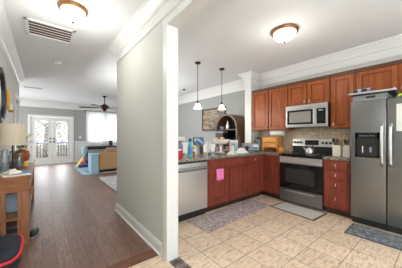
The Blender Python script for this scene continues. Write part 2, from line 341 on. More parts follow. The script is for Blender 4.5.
def knob_bm(face, front, a, z):
    bm = B()
    if face == 'x': cyl(bm, (front-.02, a, z), (front-.04, a, z), .005); tube(bm, [(front-.042, a, z-.022), (front-.042, a, z+.022)], .006, 8); ball(bm, (front-.042, a, z), .009, seg=8)
    else: cyl(bm, (a, front-.02, z), (a, front-.04, z), .005); tube(bm, [(a, front-.042, z-.022), (a, front-.042, z+.022)], .006, 8); ball(bm, (a, front-.042, z), .009, seg=8)
    return bm
def cabinet(name, label, face, front, back, a0, a1, z0, z1, doors=(), drawers=(), wood='cherry', kick=False, knobs=(), dknobs=True, lip=False):
    loc = ((front+back)/2, (a0+a1)/2, 0 if kick else z0) if face == 'x' else ((a0+a1)/2, (front+back)/2, 0 if kick else z0)
    t = thing(name, label, 'cabinet', loc)
    pf = P(face, front); D = -(back-front)
    bm = B(); pf(bm, a0+.001, a1-.001, z0, z1, D, 0, .0015)
    if kick: pf(bm, a0+.001, a1-.001, 0.001, z0, D, -.07)
    obj('cabinet_body', bm, wood, t)
    if kick:
        bm = B(); pf(bm, a0+.001, a1-.001, 0.002, z0-.002, -.075, -.066); obj('toe_kick', bm, 'kick', t)
    for i, (x0, x1, y0, y1) in enumerate(doors):
        d_ = obj('door', door_bm(pf, x0, x1, y0, y1), wood, t)
        obj('dark_bead', dark_bead_bm(pf, x0, x1, y0, y1), 'kick', d_)
        if i < len(knobs) and knobs[i]: obj('knob', knob_bm(face, front, *knobs[i]), 'nickel', d_)
    for (x0, x1, y0, y1) in drawers:
        bm = B(); pf(bm, x0, x1, y0, y1, 0, .018, .003); pf(bm, x0+.025, x1-.025, y0+.022, y1-.022, .017, .022, .003)
        d_ = obj('drawer', bm, wood, t)
        if dknobs: obj('knob', knob_bm(face, front, (x0+x1)/2, (y0+y1)/2), 'nickel', d_)
    if lip:
        bm = B(); pf(bm, a0, a1, z1-.03, z1+.012, -.02, .022, .004); pf(bm, a0, a1, z1+.0, z1+.022, -.02, .034, .004); obj('top_moulding', bm, 'walnut', t)
    return t
UF = 3.9
cabinet('wall_cabinet', 'tall cherry wall cabinet with two doors, left of the microwave', 'x', UF, 4.198, 2.045, 2.905, 1.385, 2.29,
        doors=((2.05, 2.465, 1.39, 2.25), (2.49, 2.90, 1.39, 2.25)), knobs=((2.435, 1.45), (2.52, 1.45)), lip=True)
cabinet('wall_cabinet', 'short cherry wall cabinet with two doors directly above the microwave', 'x', UF, 4.198, 1.285, 2.04, 1.84, 2.29,
        doors=((1.30, 1.645, 1.85, 2.25), (1.68, 2.025, 1.85, 2.25)), knobs=((1.62, 1.90), (1.705, 1.90)), lip=True)
cabinet('wall_cabinet', 'cherry wall cabinet with one tall door between microwave and refrigerator', 'x', UF, 4.198, .935, 1.28, 1.385, 2.29,
        doors=((.955, 1.255, 1.39, 2.25),), knobs=((1.23, 1.45),), lip=True)
cabinet('wall_cabinet', 'wide cherry wall cabinet above the refrigerator', 'x', UF, 4.198, -.05, .93, 1.86, 2.29,
        doors=((.455, .905, 1.87, 2.25), (-.03, .425, 1.87, 2.25)), knobs=((.48, 1.92), (.40, 1.92)), lip=True)
PF, BF = 2.42, 3.60
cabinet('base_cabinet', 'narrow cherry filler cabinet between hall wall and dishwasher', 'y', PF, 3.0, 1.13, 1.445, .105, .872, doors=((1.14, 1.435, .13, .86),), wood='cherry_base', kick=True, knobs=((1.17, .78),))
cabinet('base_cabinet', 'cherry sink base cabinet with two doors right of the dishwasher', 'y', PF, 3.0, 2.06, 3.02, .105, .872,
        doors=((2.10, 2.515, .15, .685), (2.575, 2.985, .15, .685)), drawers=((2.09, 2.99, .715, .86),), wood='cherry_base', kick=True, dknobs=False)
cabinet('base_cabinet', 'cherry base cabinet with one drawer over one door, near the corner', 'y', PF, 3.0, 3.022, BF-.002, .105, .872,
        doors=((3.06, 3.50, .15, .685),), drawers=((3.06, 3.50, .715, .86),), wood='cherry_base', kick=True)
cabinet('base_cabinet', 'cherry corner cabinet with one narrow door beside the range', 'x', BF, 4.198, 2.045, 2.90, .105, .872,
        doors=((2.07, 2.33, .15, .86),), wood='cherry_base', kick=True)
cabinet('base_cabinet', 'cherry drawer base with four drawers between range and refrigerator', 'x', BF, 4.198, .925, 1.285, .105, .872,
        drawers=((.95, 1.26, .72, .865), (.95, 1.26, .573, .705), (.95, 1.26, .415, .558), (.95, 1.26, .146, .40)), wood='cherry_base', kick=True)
# back side of the peninsula
tag(obj('peninsula_panel', box(B(), 1.13, 3.84, 3.002, 3.018, 0.002, .872, .002), 'cherry_base'), 'plain cherry back panel of the peninsula facing the dining side', 'panel')
# worktops
b = B(); prism(b, [(1.112, 2.385, .876), (3.57, 2.385, .876), (3.57, 2.045, .876), (4.198, 2.045, .876), (4.198, 2.918, .876), (3.848, 2.918, .876), (3.848, 3.17, .876), (1.112, 3.17, .876)], (0, 0, .038))
bmesh.ops.bevel(b, geom=[e for e in b.edges if abs(e.verts[0].co.z-e.verts[1].co.z) < .001], offset=.006, segments=2, affect='EDGES')
t = obj('worktop', b, 'granite'); tag(t, 'long speckled dark granite worktop over peninsula and corner', 'worktop')
b = B(); box(b, 3.57, 4.198, .915, 1.285, .876, .914, .006); t = obj('worktop', b, 'granite'); tag(t, 'short granite worktop between range and refrigerator', 'worktop')
b = B(); box(b, 4.188, 4.2, .90, 2.918, .915, 1.41); struct('trim_10', b, 'splash', 'tan stone tile backsplash')

# ------------------------------------------------------------------ dishwasher
t = thing('dishwasher', 'stainless steel dishwasher in the peninsula', 'dishwasher', (1.75, 2.7, 0))
obj('body', box(B(), 1.452, 2.052, 2.43, 3.0, .11, .87), 'black', t)
b = box(B(), 1.455, 2.05, 2.395, 2.43, .12, .775, .006); obj('door', b, 'steel_light', t)
b = box(B(), 1.455, 2.05, 2.395, 2.43, .78, .845, .005); obj('control_panel', b, 'steel_light', t)
obj('top_gap', box(B(), 1.455, 2.05, 2.41, 2.43, .846, .874), 'black', t)
b = tube(B(), [(1.50, 2.395, .745), (1.52, 2.355, .745), (1.99, 2.355, .745), (2.01, 2.395, .745)], .012); obj('handle', b, 'steel', t, True)
obj('kick_plate', box(B(), 1.455, 2.05, 2.45, 2.50, .005, .115), 'black', t)
t.name = 'dishwasher'
# ------------------------------------------------------------------ range
t = thing('kitchen_range', 'stainless steel range with black glass oven door and cooktop', 'range', (3.88, 1.665, 0))
RY0, RY1 = 1.292, 2.038
obj('body', box(B(), 3.62, 4.18, RY0, RY1, .03, .90), 'black', t)
b = B(); box(b, 3.572, 3.62, RY0+.003, RY1-.003, .285, .745, .006); obj('oven_door', b, 'black_glass', t)
dr = obj('door_top_band', box(B(), 3.565, 3.62, RY0+.003, RY1-.003, .747, .862, .006), 'steel_light', t)
b = tube(B(), [(3.565, RY0+.05, .79), (3.52, RY0+.05, .79), (3.52, RY1-.05, .79), (3.565, RY1-.05, .79)], .014); obj('handle', b, 'steel_light', dr, True)
obj('oven_window', box(B(), 3.569, 3.573, RY0+.12, RY1-.12, .40, .66), 'window_glass_dark', t)
b = B(); box(b, 3.568, 3.62, RY0+.003, RY1-.003, .045, .278, .006)
dr = obj('warming_drawer', b, 'steel', t); obj('drawer_pull', box(B(), 3.555, 3.57, RY0+.12, RY1-.12, .232, .252, .006), 'steel_light', dr)
b = B(); box(b, 3.56, 4.18, RY0, RY1, .895, .918, .004); ct = obj('cooktop', b, 'black_glass', t)
for x, y, r in ((3.74, 1.49, .10), (3.74, 1.85, .085), (3.98, 1.49, .08), (3.98, 1.85, .10)):
    b = B(); lathe(b, (x, y, .918), [(r, 0), (r, .0012), (r-.006, .0012), (r-.006, 0)], 28); obj('burner', b, 'grey', ct)
b = B(); box(b, 4.10, 4.183, RY0, RY1, .918, 1.06, .004); obj('backguard_base', b, 'black', t)
b = B(); prism(b, [(4.075, RY0, 1.05), (4.105, RY0, 1.195), (4.183, RY0, 1.195), (4.183, RY0, 1.05)], (0, RY1-RY0, 0)); bg_ = obj('control_panel', b, 'steel_light', t)
b = B(); prism(b, [(4.076, 1.54, 1.075), (4.095, 1.54, 1.17), (4.105, 1.54, 1.17), (4.10, 1.54, 1.075)], (0, .25, 0)); obj('display', b, 'black_glass', bg_)
for y in (1.34, 1.405, 1.47, 1.865, 1.93, 1.99):
    b = B(); cyl(b, (4.09, y, 1.12), (4.055, y, 1.127), .022, .018); obj('knob', b, 'black', bg_, True)
t = thing('kettle', 'shiny steel kettle with black handle on the range cooktop', 'kettle', (3.85, 1.60, .92))
b = lathe(B(), (3.85, 1.60, .92), [(.06, 0), (.075, .01), (.078, .05), (.065, .10), (.04, .125), (.02, .135)]); obj('kettle_body', b, 'steel_light', t, True)
b = cyl(B(), (3.80, 1.64, .98), (3.76, 1.675, 1.04), .016, .010); obj('spout', b, 'steel_light', t, True)
b = tube(B(), [(3.85+.06*math.cos(a)*.7, 1.60-.06*math.cos(a)*.7, 1.035+.075*math.sin(a)) for a in [PI*i/8 for i in range(9)]], .008, 8); obj('handle', b, 'black', t, True)
b = B(); ball(b, (3.85, 1.60, 1.062), .012); obj('lid_knob', b, 'black', t, True)

# ------------------------------------------------------------------ microwave
t = thing('microwave', 'stainless over-the-range microwave with dark window', 'microwave', (4.0, 1.66, 1.42))
MY0, MY1, MZ0, MZ1 = 1.292, 2.035, 1.42, 1.832
obj('body', box(B(), 3.83, 4.196, MY0, MY1, MZ0, MZ1, .003), 'black', t)
b = B(); box(b, 3.80, 3.832, MY0, MY1, MZ1-.065, MZ1, .004); obj('top_band', b, 'steel_light', t)
b = B(); box(b, 3.80, 3.832, MY0+.20, MY1, MZ0+.022, MZ1-.068, .004); dr = obj('door', b, 'steel_light', t)
b = B(); box(b, 3.795, 3.802, MY0+.235, MY1-.03, MZ0+.05, MZ1-.09, .002); obj('window_frame', b, 'black_glass', dr)
b = B(); box(b, 3.792, 3.796, MY0+.27, MY1-.075, MZ0+.085, MZ1-.125); obj('window', b, mat('mw_window', (.30, .28, .26), .2), dr)
b = tube(B(), [(3.80, MY0+.215, MZ0+.05), (3.775, MY0+.215, MZ0+.06), (3.775, MY0+.215, MZ1-.10), (3.80, MY0+.215, MZ1-.09)], .010); obj('handle', b, 'steel_light', dr, True)
b = B(); box(b, 3.80, 3.832, MY0, MY0+.197, MZ0+.022, MZ1-.068, .004); pn = obj('control_panel', b, 'steel_light', t)
obj('keypad', box(B(), 3.796, 3.802, MY0+.03, MY0+.175, MZ0+.05, MZ1-.09, .002), 'black_glass', pn)
obj('clock', box(B(), 3.794, 3.797, MY0+.07, MY0+.14, MZ1-.135, MZ1-.115), 'lightblue', pn)
b = B(); box(b, 3.81, 3.832, MY0, MY1, MZ0, MZ0+.02, .003); obj('bottom_band', b, 'steel_light', t)

# ------------------------------------------------------------------ refrigerator
t = thing('refrigerator', 'stainless side-by-side refrigerator with ice dispenser', 'refrigerator', (3.85, .43, 0))
FY0, FY1, FX = -.02, .892, 3.50
obj('body', box(B(), FX+.075, 4.185, FY0+.005, FY1-.005, .04, 1.72), 'grey', t)
b = box(B(), FX, FX+.07, .51, FY1, .095, 1.74, .010); ld = obj('freezer_door', b, 'steel', t, True)
b = box(B(), FX, FX+.07, FY0, .50, .095, 1.74, .010); rd = obj('refrigerator_door', b, 'steel', t, True)
obj('base_grille', box(B(), FX+.03, FX+.09, FY0+.01, FY1-.01, .012, .088), 'black', t)
for d_, y in ((ld, .545), (rd, .463)):
    b = tube(B(), [(FX, y, .86), (FX-.045, y, .90), (FX-.06, y, 1.0), (FX-.062, y, 1.12), (FX-.06, y, 1.28), (FX-.045, y, 1.37), (FX, y, 1.41)], .017, 10)
    obj('handle', b, 'steel_light', d_, True)
b = B()
for (a, c, e, f_) in ((.575, .60, .96, 1.30), (.815, .84, .96, 1.30), (.575, .84, 1.215, 1.30), (.575, .84, .955, .985)): box(b, FX-.006, FX+.002, a, c, e, f_, .002)
dp = obj('dispenser', b, 'black_glass', ld)
obj('dispenser_recess', box(B(), FX-.001, FX+.001, .598, .818, .98, 1.22), 'black', ld)
b = B(); box(b, FX-.008, FX-.001, .655, .68, 1.03, 1.10, .003); obj('paddle', b, 'bluegrey', dp); 
b = B(); box(b, FX-.008, FX-.001, .748, .76, 1.02, 1.11, .003); obj('paddle', b, 'white', dp)
b = B()
for i in range(5): box(b, FX-.008, FX-.005, .63+i*.035, .65+i*.035, 1.25, 1.262)
obj('button', b, 'bluegrey', dp)
b = B(); box(b, FX+.02, FX+.05, .474, .496, 1.741, 1.76, .003); obj('hinge_cover', b, 'black', t)
tag(obj('paper_sheet', box(B(), FX-.004, FX-.0015, .10, .415, 1.315, 1.66), 'paper'), 'white paper sheet fixed to the right refrigerator door', 'paper')
# things on top of the refrigerator
t = thing('serving_case', 'black and grey flat case lying on top of the refrigerator', 'case', (3.72, .68, 1.742))
obj('case_body', box(B(), 3.51, 3.95, .50, .87, 1.742, 1.825, .008), 'grey', t)
obj('case_clasp', box(B(), 3.50, 3.512, .62, .72, 1.775, 1.80, .003), 'black', t)
t = thing('baking_tray', 'large dark tray with pale rim balanced on the grey case on the refrigerator', 'tray', (3.70, .66, 1.826))
R = about(3.7, .66, 1.83, 0, 0, math.radians(3)); obj('tray_base', box(B(), 3.45, 3.95, .44, .90, 1.827, 1.845, .003, R), 'black', t)
b = B()
for a in ((3.43, 3.45, .42, .92), (3.95, 3.97, .42, .92), (3.43, 3.97, .42, .44), (3.43, 3.97, .90, .92)): box(b, *a, 1.832, 1.856, .004, R)
obj('tray_rim', b, 'steel_light', t)
for i, (y, c, lb) in enumerate(((.835, 'black', 'black cup on the dark tray, leftmost'), (.785, 'lightblue', 'pale blue cup on the dark tray, second from left'), (.735, 'black', 'black cup on the dark tray, third from left'), (.688, 'bluegrey', 'grey-blue cup on the dark tray, rightmost'))):
    z = 1.846; k = thing('cup', lb, 'cup', (3.49, y, z), 'cups on the tray')
    b = lathe(B(), (3.49, y, z), [(.018, 0), (.023, .055), (.020, .055), (.014, .006)], 14); obj('cup_body', b, c, k, True)
    b = lathe(B(), (3.49, y, z+.055), [(.0235, 0), (.0235, .006), (.0205, .006)], 14); obj('rim', b, 'white' if i % 2 else 'grey', k, True)
t = thing('toy_snake', 'lime yellow and blue soft toy coiled on the refrigerator', 'toy', (3.62, .36, 1.742))
b = tube(B(), [(3.58, .41, 1.764), (3.58, .39, 1.785), (3.60, .36, 1.775), (3.62, .33, 1.83), (3.62, .28, 1.88), (3.64, .24, 1.82)], .02); obj('toy_body', b, 'lime', t, True)
b = tube(B(), [(3.60, .36, 1.82), (3.58, .30, 1.80), (3.60, .24, 1.765)], .017); obj('toy_band', b, 'blue', t, True)
b = B(); ball(b, (3.62, .30, 1.90), .026); obj('toy_head', b, 'red', t, True)

# ------------------------------------------------------------------ counter things
CT = .915
def bottle(name, label, cat, x, y, z, prof, m, capm, cap, extra=None):
    k = thing(name, label, cat, (x, y, z)); obj('bottle_body', lathe(B(), (x, y, z), prof, 20), m, k, True)
    obj('cap', lathe(B(), (x, y, z), cap, 16), capm, k, True)
    if extra: obj('label_band', lathe(B(), (x, y, z), extra[0], 20), extra[1], k, True)
    return k
t = thing('food_tin', 'bright red tin at the near left end of the worktop', 'tin', (1.60, 2.56, CT))
obj('tin_body', lathe(B(), (1.60, 2.56, CT), [(.072, 0), (.075, .004), (.075, .115), (.072, .12)]), 'red', t, True)
obj('lid', lathe(B(), (1.60, 2.56, CT+.12), [(.077, 0), (.077, .015), (.065, .018)]), 'steel_light', t, True)
bottle('spray_bottle', 'tall teal and navy bottle beside the red tin', 'bottle', 1.875, 2.62, CT, [(.034, 0), (.038, .01), (.04, .14), (.036, .20), (.028, .235), (.02, .25)], 'teal', 'navy', [(.03, .25), (.03, .29), (.012, .30)], ([(.0428, .05), (.044, .10), (.0428, .17)], 'blue'))
t = thing('coffee_maker', 'grey and white coffee maker behind the red tin', 'coffee maker', (1.90, 3.05, CT))
obj('machine_body', box(box(B(), 1.80, 2.00, 2.96, 3.14, CT, CT+.03, .006), 1.80, 2.00, 3.07, 3.14, CT, CT+.29, .008), 'grey', t)
obj('water_tank', box(B(), 1.80, 2.00, 2.95, 3.14, CT+.25, CT+.325, .01), 'ceramic', t)
obj('carafe', lathe(B(), (1.90, 3.01, CT+.031), [(.065, 0), (.08, .03), (.078, .14), (.055, .18), (.055, .20)]), 'grey', t, True)
t = thing('tablet_frame', 'dark digital picture frame with a blue picture on the worktop', 'picture frame', (2.19, 2.98, CT))
R = about(2.33, 2.98, CT, math.radians(-12), 0, math.radians(-25))
obj('frame', box(B(), 2.23, 2.44, 2.97, 2.99, CT+.155, CT+.315, .004, R), 'black', t); obj('screen', box(B(), 2.247, 2.423, 2.966, 2.971, CT+.172, CT+.298, 0, R), noise_mat('picture_screen', [(.4, (.03, .06, .12)), (.55, (.15, .35, .65)), (.7, (.7, .8, .85))], 14, rough=.2), t)
obj('stand', box(B(), 2.31, 2.36, 2.95, 3.04, CT+.001, CT+.17, .004), 'grey', t)
t = tag(obj('lemon', ball(B(), (2.14, 2.86, CT+.125), .040, (1, 1, 1.15)), 'yellow', smooth=True), 'yellow lemon resting on the cup behind the teal bottle', 'lemon')
t.name = 'lemon'
t = thing('mug', 'white mug below the lemon on the worktop', 'mug', (2.14, 2.86, CT))
obj('mug_body', lathe(B(), (2.14, 2.86, CT), [(.036, 0), (.042, .005), (.043, .10), (.039, .10), (.036, .01)]), 'ceramic', t, True)
obj('handle', tube(B(), [(2.10, 2.85, CT+.08), (2.07, 2.84, CT+.07), (2.07, 2.84, CT+.035), (2.10, 2.85, CT+.025)], .005, 8), 'ceramic', t, True)
def canister(x, y, r, h, m, lb):
    k = thing('canister', lb, 'canister', (x, y, CT)); obj('canister_body', lathe(B(), (x, y, CT), [(r*.93, 0), (r, .008), (r, h*.8)]), m, k, True)
    obj('lid', lathe(B(), (x, y, CT+h*.8), [(r*1.04, 0), (r*1.04, h*.12), (r*.3, h*.15), (r*.2, h*.2)]), 'steel_light', k, True)
canister(2.42, 2.80, .035, .10, 'ceramic', 'short white canister right of the lemon mug')
canister(2.57, 2.98, .033, .24, 'cream', 'tall cream canister left of the cake stand')
canister(2.68, 3.06, .033, .26, 'ceramic', 'tall white canister just left of the cake stand')
t = thing('plate_stack', 'stack of white plates on the worktop near its front edge', 'plates', (2.55, 2.62, CT))
for i in range(5): obj('plate', lathe(B(), (2.55, 2.62, CT+.001+i*.008), [(.05, 0), (.085, .006), (.087, .008), (.05, .004)], 24), 'ceramic', t, True)
t = thing('cake_stand', 'white footed cake stand holding bread', 'cake stand', (2.86, 2.92, CT))
obj('pedestal', lathe(B(), (2.86, 2.92, CT), [(.08, 0), (.082, .008), (.03, .02), (.02, .06), (.024, .14), (.06, .165)]), 'ceramic', t, True)
obj('bowl', lathe(B(), (2.86, 2.92, CT+.165), [(.07, 0), (.15, .03), (.185, .10), (.18, .10), (.14, .04), (.02, .01)], 28), 'ceramic', t, True)
for i, (dx, dy, lb) in enumerate(((-.10, .03, 'left bread roll in the white cake stand'), (0, -.04, 'middle bread roll in the white cake stand'), (.09, .04, 'right bread roll in the white cake stand'))):
    tag(obj('bread_roll', ball(B(), (2.86+dx, 2.92+dy, CT+.262), .055, (.85, .95, .9)), 'bread', smooth=True), lb, 'bread', 'bread rolls in the cake stand')
def crumple(x, y, z, sx, sy, h, lb, name='paper_bag', cat='bag', m='paper', rz=0):
    bm = bmesh.new(); bmesh.ops.create_grid(bm, x_segments=10, y_segments=8, size=.5)
    for v in bm.verts:
        e = 1-max(abs(v.co.x), abs(v.co.y))*2
        v.co = Vector((v.co.x*sx, v.co.y*sy, min(h, h*(e*1.6)*(.55+.6*random.random())+.002)))
    bmesh.ops.transform(bm, matrix=Matrix.Translation((x, y, z)) @ Matrix.Rotation(rz, 4, 'Z'), verts=bm.verts)
    g = bmesh.ops.extrude_face_region(bm, geom=bm.faces[:]); bmesh.ops.translate(bm, vec=(0, 0, -.0015), verts=[q for q in g['geom'] if isinstance(q, bmesh.types.BMVert)])
    return tag(obj(name, bm, m), lb, cat)
crumple(3.08, 2.56, CT+.002, .22, .20, .10, 'crumpled white plastic bag below the blue carton')
crumple(2.71, 2.48, CT+.002, .18, .16, .06, 'crumpled cream napkin at the front of the worktop', 'napkin', 'napkin', 'cream', .4)
t = thing('wipes_carton', 'white and light blue carton standing beside the plastic bag', 'carton', (3.14, 2.82, CT))
R = about(3.14, 2.82, CT, 0, 0, math.radians(-30))
obj('carton_body', box(B(), 3.06, 3.22, 2.785, 2.855, CT, CT+.25, .004, R), 'ceramic', t); obj('carton_print', box(B(), 3.07, 3.21, 2.781, 2.786, CT+.02, CT+.20, 0, R), 'lightblue', t)
obj('carton_stripe', box(B(), 3.09, 3.14, 2.779, 2.782, CT+.06, CT+.16, 0, R), 'navy', t)
bottle('soap_bottle', 'white bottle with an orange cap left of the blue carton', 'bottle', 2.96, 2.69, CT, [(.033, 0), (.035, .01), (.035, .12), (.02, .15)], 'ceramic', 'orange', [(.018, .15), (.018, .19), (.01, .195)])
bottle('wine_bottle', 'dark bottle between carton and toaster', 'bottle', 3.29, 2.80, CT, [(.04, 0), (.042, .01), (.042, .20), (.016, .25), (.014, .31)], 'dark_wood', 'black', [(.016, .30), (.016, .335), (.01, .338)])
bottle('pepper_mill', 'small dark pepper mill behind the cake stand', 'mill', 3.12, 3.08, CT, [(.03, 0), (.02, .06), (.024, .12), (.03, .18)], 'black', 'steel_light', [(.022, .18), (.022, .215), (.008, .23)])
t = thing('toaster', 'silver toaster with a white and blue front beside the blender', 'toaster', (3.62, 2.74, CT))
R = about(3.60, 2.74, CT, 0, 0, math.radians(-32))
obj('toaster_body', box(B(), 3.42, 3.76, 2.66, 2.84, CT+.012, CT+.18, .018, R), 'steel', t)
obj('front_panel', box(B(), 3.62, 3.745, 2.652, 2.662, CT+.035, CT+.15, .003, R), 'ceramic', t)
obj('front_print', box(B(), 3.62, 3.73, 2.649, 2.653, CT+.045, CT+.095, 0, R), 'blue', t)
obj('dial', cyl(B(), R @ Vector((3.52, 2.662, CT+.09)), R @ Vector((3.52, 2.64, CT+.09)), .02), 'black', t, True)
b = B()
for sx in (3.47, 3.73):
    for sy in (2.69, 2.81): box(b, sx-.012, sx+.012, sy-.012, sy+.012, CT, CT+.014, 0, R)
obj('foot', b, 'black', t)
t = thing('blender', 'small glass blender with a dark lid in the counter corner', 'blender', (3.87, 2.73, CT))
obj('blender_base', lathe(B(), (3.87, 2.73, CT), [(.065, 0), (.07, .01), (.055, .085), (.04, .095)]), 'green', t, True)
obj('jug', lathe(B(), (3.87, 2.73, CT+.095), [(.04, 0), (.062, .14), (.064, .17)]), 'jar', t, True)
obj('blender_lid', lathe(B(), (3.87, 2.73, CT+.265), [(.066, 0), (.066, .02), (.03, .025), (.025, .045), (.0, .046)]), 'black', t, True)
obj('jug_handle', tube(B(), [(3.82, 2.76, CT+.23), (3.785, 2.78, CT+.22), (3.795, 2.775, CT+.13), (3.83, 2.75, CT+.12)], .009, 8), 'black', t, True)
t = thing('bread_rack', 'orange wooden two-tier rack of boxes left of the range', 'rack', (3.98, 2.47, CT))
R = about(3.98, 2.47, CT, 0, 0, math.radians(6))
b = B(); box(b, 3.88, 4.10, 2.28, 2.30, CT, CT+.31, .003, R); box(b, 3.88, 4.10, 2.61, 2.63, CT, CT+.31, .003, R); box(b, 3.88, 4.10, 2.30, 2.61, CT+.08, CT+.092, 0, R); box(b, 3.88, 4.10, 2.30, 2.61, CT+.195, CT+.207, 0, R); box(b, 4.09, 4.10, 2.30, 2.61, CT+.01, CT+.31, 0, R); obj('rack_frame', b, 'basket', t)
for z in (.094, .209): obj('box_front', box(B(), 3.87, 4.07, 2.305, 2.605, CT+z, CT+z+.09, .012, R), 'basket', t)
t = thing('honey_jar', 'amber orange jar with lid right beside the range', 'jar', (3.80, 2.125, CT))
obj('jar_body', lathe(B(), (3.80, 2.125, CT), [(.052, 0), (.06, .01), (.064, .07), (.052, .10)]), 'orange', t, True)
obj('jar_lid', lathe(B(), (3.80, 2.125, CT+.10), [(.056, 0), (.058, .02), (.03, .03)]), 'amber', t, True)
t = thing('paper_towel_holder', 'white paper towel roll mounted under the left wall cabinet', 'paper towels', (4.05, 2.33, 1.29))
b = cyl(B(), (4.03, 2.20, 1.32), (4.03, 2.50, 1.32), .06, n=24); obj('towel_roll', b, 'paper', t, True)
b = B(); box(b, 4.03, 4.07, 2.185, 2.195, 1.32, 1.384, .002); box(b, 4.03, 4.07, 2.505, 2.515, 1.32, 1.384, .002); obj('bracket', b, 'nickel', t)
t = thing('utensil_crock', 'square cream crock of wooden utensils right of the range', 'crock', (3.88, 1.17, CT))
b = B(); box(b, 3.82, 3.94, 1.11, 1.23, CT, CT+.185, .008); obj('crock_body', b, 'cream', t)
for i, (dx, dy, tx, ty, m, L) in enumerate(((.02, .02, -.02, .05, 'dark_wood', .31), (-.02, .0, -.05, -.02, 'walnut', .30), (.03, -.03, .03, -.05, 'bread', .33), (-.03, .03, -.02, .02, 'black', .30), (0, -.02, 0, -.03, 'bread', .32))):
    b = cyl(B(), (3.88+dx, 1.17+dy, CT+.15), (3.88+dx+tx*.7, 1.17+dy+ty*.7, CT+L-.06), .007, n=8); ball(b, (3.88+dx+tx*.8, 1.17+dy+ty*.8, CT+L-.04), .024, (.5, 1, 1.4), 10); obj('utensil', b, m, t, True)
t = thing('knife_block', 'cream knife block with dark handles beside the refrigerator', 'knife block', (3.86, 1.03, CT))
b = B(); prism(b, [(3.80, .985, CT), (3.94, .985, CT), (3.94, .985, CT+.23), (3.90, .985, CT+.23), (3.80, .985, CT+.15)], (0, .09, 0)); obj('block_body', b, 'cream', t)
for i in range(3):
    b = cyl(B(), (3.86, 1.005+i*.025, CT+.19), (3.81, 1.005+i*.025, CT+.27), .010, n=8); obj('knife_handle', b, 'black', t, True)
for q, (x, y, rr, h, m, nm, lb) in enumerate(((2.02, 2.72, .03, .07, 'amber', 'spice_jar', 'small amber jar just right of the teal bottle'), (2.30, 2.62, .035, .06, 'bluegrey', 'cup', 'short grey-blue cup in front of the picture frame'), (2.36, 2.92, .028, .15, 'dark_wood', 'spice_jar', 'dark tall jar right of the picture frame'), (2.50, 2.86, .03, .09, 'green', 'spice_jar', 'small green jar between the white canisters and plates'), (2.60, 2.78, .03, .13, 'grey', 'spice_jar', 'grey jar before the tall cream canister'), (2.78, 2.72, .035, .07, 'walnut', 'cup', 'brown cup at the foot of the cake stand'), (3.42, 2.70, .03, .12, 'black', 'spice_jar', 'black jar at the left end of the toaster'))):
    k = thing(nm, lb, 'jar' if nm == 'spice_jar' else 'cup', (x, y, CT)); obj('vessel', lathe(B(), (x, y, CT), [(rr*.9, 0), (rr, .006), (rr, h*.8), (rr*.8, h*.85)]), m, k, True); obj('rim' if nm == 'cup' else 'lid', lathe(B(), (x, y, CT+h*.85), [(rr*.84, 0), (rr*.84, h*.15), (rr*.6, h*.16)]), 'steel_light' if q % 2 else m, k, True)
k = thing('cutting_board', 'flat dark cutting board with greens in front of the cake stand', 'cutting board', (2.86, 2.66, CT)); obj('board', box(B(), 2.80, 2.93, 2.60, 2.75, CT, CT+.015, .004), 'walnut', k); obj('handle', box(B(), 2.85, 2.88, 2.56, 2.60, CT, CT+.015, .003), 'walnut', k)
# outlet plates on the backsplash
for y, lb in ((2.70, 'white outlet plate on the backsplash behind the blender'), (1.14, 'white outlet plate on the backsplash behind the crock')):
    k = thing('outlet_plate', lb, 'outlet', (4.185, y, 1.10)); obj('plate', box(B(), 4.18, 4.1875, y-.035, y+.035, 1.10, 1.215, .002), 'white', k); obj('socket', box(box(B(), 4.177, 4.1805, y-.015, y+.015, 1.115, 1.145), 4.177, 4.1805, y-.015, y+.015, 1.17, 1.20), 'grey', k)
# pink towel hanging over the sink cabinet door
b = B(); n_ = 14; zt = [.705, .66, .60, .55, .525]
g_ = [[b.verts.new((2.235+.16*i/n_+.004*math.sin(j), 2.388-.004*j*.6+.004*math.sin(i*1.3+j*.4), z+(.004*math.sin(i*.9) if j == 4 else 0))) for i in range(n_+1)] for j, z in enumerate(zt)]
for j in range(4):
    for i in range(n_): b.faces.new((g_[j][i], g_[j][i+1], g_[j+1][i+1], g_[j+1][i]))
q_ = bmesh.ops.extrude_face_region(b, geom=b.faces[:]); bmesh.ops.translate(b, vec=(0, -.006, 0), verts=[v for v in q_['geom'] if isinstance(v, bmesh.types.BMVert)])
t = thing('hand_towel', 'bright pink hand towel hanging on the sink cabinet door', 'towel', (2.287, 2.39, .52))
obj('towel_cloth', b, 'pink', t, True); obj('towel_loop', box(B(), 2.30, 2.32, 2.386, 2.391, .495, .528, .002), 'pink', t)

# floor mats
def mat_rug(name, lb, cx, cy, sx, sy, rz, m, border=None, th=.010, bw=.035):
    k = thing(name, lb, 'rug', (cx, cy, 0)); R = about(cx, cy, 0, 0, 0, math.radians(rz))
    obj('rug_field', box(B(), cx-sx/2+bw, cx+sx/2-bw, cy-sy/2+bw, cy+sy/2-bw, .002, th+.002, .003, R), m, k)
    b = B()
    for a in ((cx-sx/2, cx+sx/2, cy-sy/2, cy-sy/2+bw), (cx-sx/2, cx+sx/2, cy+sy/2-bw, cy+sy/2), (cx-sx/2, cx-sx/2+bw, cy-sy/2, cy+sy/2), (cx+sx/2-bw, cx+sx/2, cy-sy/2, cy+sy/2)): box(b, *a, .002, th, .003, R)
    obj('rug_border', b, border or m, k); return k
mat_rug('runner_rug', 'faded pinkish patterned runner in front of the peninsula', 2.44, 2.195, 1.56, .45, 3.0, 'rug_pink')
mat_rug('kitchen_mat', 'cream kitchen mat with dark border in front of the range', 3.36, 1.60, .46, .75, -3, 'mat_cream', 'mat_border')
mat_rug('kitchen_mat', 'dark grey patterned mat in front of the refrigerator', 3.27, .33, .42, 1.05, 1, 'rug_dark', 'mat_grey', bw=.03)

